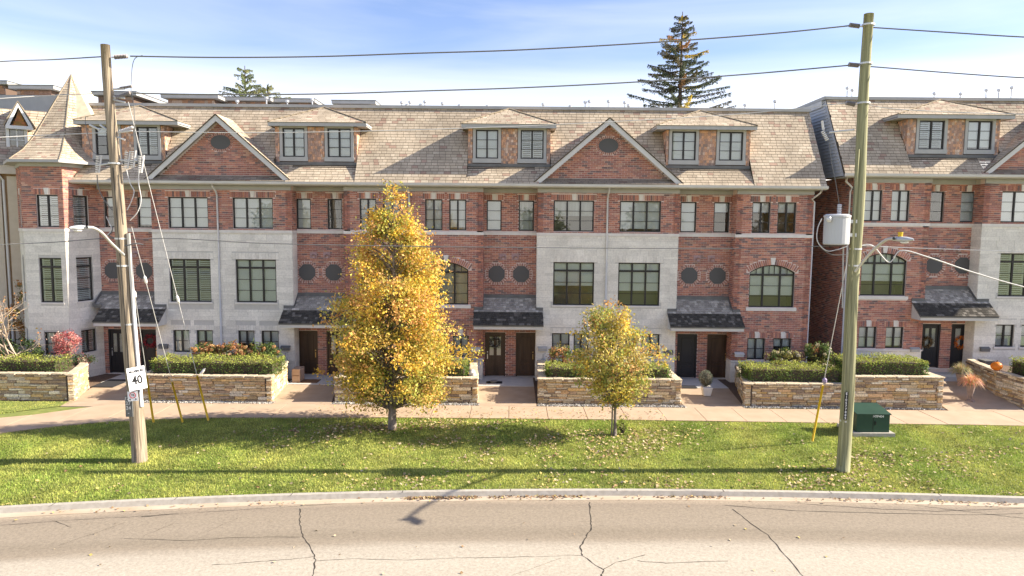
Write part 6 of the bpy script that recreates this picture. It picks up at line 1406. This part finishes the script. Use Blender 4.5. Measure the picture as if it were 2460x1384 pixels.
# topiary in its pot
c = gnd(1697, 950, .03); t = thing('potted_topiary', c, 'grey-green ball shrub in a square cream pot before the brown door', 'potted plant')
m = MB(); m.hexa([(c[0]-.15, c[1]-.15, .03), (c[0]+.15, c[1]-.15, .03), (c[0]+.15, c[1]+.15, .03), (c[0]-.15, c[1]+.15, .03), (c[0]-.22, c[1]-.22, .42), (c[0]+.22, c[1]-.22, .42), (c[0]+.22, c[1]+.22, .42), (c[0]-.22, c[1]+.22, .42)]); m.build('pot', M['limestone'], t, bevel=.02)
n = 1500; q = RNG.normal(size=(n, 3)); q /= np.linalg.norm(q, axis=1)[:, None]; leafmesh('foliage', np.array((c[0]-.03, c[1]+.1, .78))+q*np.array([.30, .4, .36])*RNG.uniform(.8, 1.03, (n, 1)), .05, colmix(n, [(.12, .14, .10), (.22, .24, .18), (.07, .09, .05)], [2, 2, 1]), M['leaf'][1], t, None, .4, 'stuff')
MB().lathe((c[0], c[1]+.1, .4), [(.02, 0), (.2, .15), (.24, .4), (.1, .6)], 10).build('branches', M['core'], t)
def grasspot(px, py, z, hp, rg, col, label, pot):
    c = gnd(px, py, z); t = thing('potted_grass', c, label, 'potted plant', 'potted ornamental grasses')
    m = MB(); m.lathe((c[0], c[1], z), [(.20, 0), (.22, .05), (.11, .12), (.10, .2), (.2, hp-.06), (.23, hp)], 4); m.build('pot', pot, t)
    n = 420; a = RNG.uniform(0, 6.28, n); e = RNG.uniform(.15, 1.45, n); L = rg*RNG.uniform(.7, 1.1, n); bl = MB()
    for i in range(n):
        d = np.array((math.cos(a[i])*math.cos(e[i]), math.sin(a[i])*math.cos(e[i]), math.sin(e[i]))); p = np.array((c[0], c[1], z+hp)); k = p+d*L[i]*.6+np.array((0, 0, .08)); f = p+d*L[i]+np.array((0, 0, -.22*math.cos(e[i]))); s = np.array((-d[1], d[0], 0))*.012
        cl = tuple(float(v*RNG.uniform(.75, 1.25)) for v in col); bl.add([p-s, p+s, k+s, k-s, f], [(0, 1, 2, 3), (3, 2, 4)], cl)
    o = bl.build('blades', M['leaf'][1], t); o['kind'] = 'stuff'
M['potstone'] = mat('pot_stone', (.20, .15, .13), .85, (.3, .23, .2), 6)
grasspot(2330, 965, .1, .72, .62, (.72, .42, .24), 'orange ornamental grass in the nearer pedestal pot', M['potstone']); grasspot(2305, 930, .28, .62, .62, (.42, .36, .18), 'straw coloured ornamental grass in the pot behind the orange one', M['potstone'])
def pumpkin(c, r, label):
    t = thing('pumpkin', c, label, 'pumpkin'); V = []; n, k = 24, 9
    for j in range(k):
        th = math.pi*j/(k-1)
        for i in range(n): a = 2*math.pi*i/n; q = r*(1-.10*abs(math.cos(a*4)))*math.sin(th)+.001; V.append((c[0]+q*math.cos(a), c[1]+q*math.sin(a), c[2]+r*.8-r*.8*math.cos(th)))
    fast('body', V, [(j*n+i, j*n+(i+1) % n, (j+1)*n+(i+1) % n, (j+1)*n+i) for j in range(k-1) for i in range(n)], M['pumpkin'], t, smooth=True); MB().tube([(c[0], c[1], c[2]+r*1.5), (c[0]+.03, c[1], c[2]+r*1.85)], .03, 6).build('stem', M['bark'], t)
M['pumpkin'] = mat('pumpkin_skin', (.70, .19, .015), .45); c = at(2394, 879, -2.9); pumpkin((c[0], -2.9, 1.28), .24, 'orange pumpkin on the end of the right-edge planter')
c = at(2366, 905, -.9); t = thing('recycling_bin', (c[0], -.9, .4), 'dark grey bin between the orange wreath door and the pumpkin', 'bin'); MB().hexa([(c[0]-.16, -1.1, .3), (c[0]+.16, -1.1, .3), (c[0]+.16, -.7, .3), (c[0]-.16, -.7, .3), (c[0]-.2, -1.15, 1.3), (c[0]+.2, -1.15, 1.3), (c[0]+.2, -.65, 1.3), (c[0]-.2, -.65, 1.3)]).build('body', M['flash'], t); MB().box(c[0]-.22, c[0]+.22, -1.18, -.63, 1.302, 1.36).build('lid', M['flash'], t)
c = at(1135, 893, -3.2); n = 1; t = thing('garden_ornament', c, 'rounded cream ornament on the planter end right of the tall yellow tree', 'ornament'); MB().lathe((c[0], -3.6, 1.0), [(.14, 0), (.17, .1), (.12, .22), (.05, .28)], 10).build('body', M['limestone'], t, smooth=True); MB().lathe((c[0]+.08, -3.75, 1.0), [(.1, 0), (.12, .08), (.04, .15)], 8).build('foot', M['limestone'], t, smooth=True)
for px, py, Yq, h, lab in ((486, 904, -4.3, .3, 'small white bird figure on the long hedge planter'),):
    c = at(px, py, Yq); t = thing('bird_figure', (c[0], Yq, 1.08), lab, 'figurine'); MB().tube([(c[0]-.1, Yq, 1.15), (c[0], Yq, 1.2), (c[0]+.08, Yq, 1.32), (c[0]+.13, Yq, 1.36)], [.02, .06, .045, .02], 8).build('body', M['white'], t, smooth=True); MB().tube([(c[0], Yq, 1.08), (c[0], Yq, 1.18)], .012, 5).build('leg', M['white'], t)
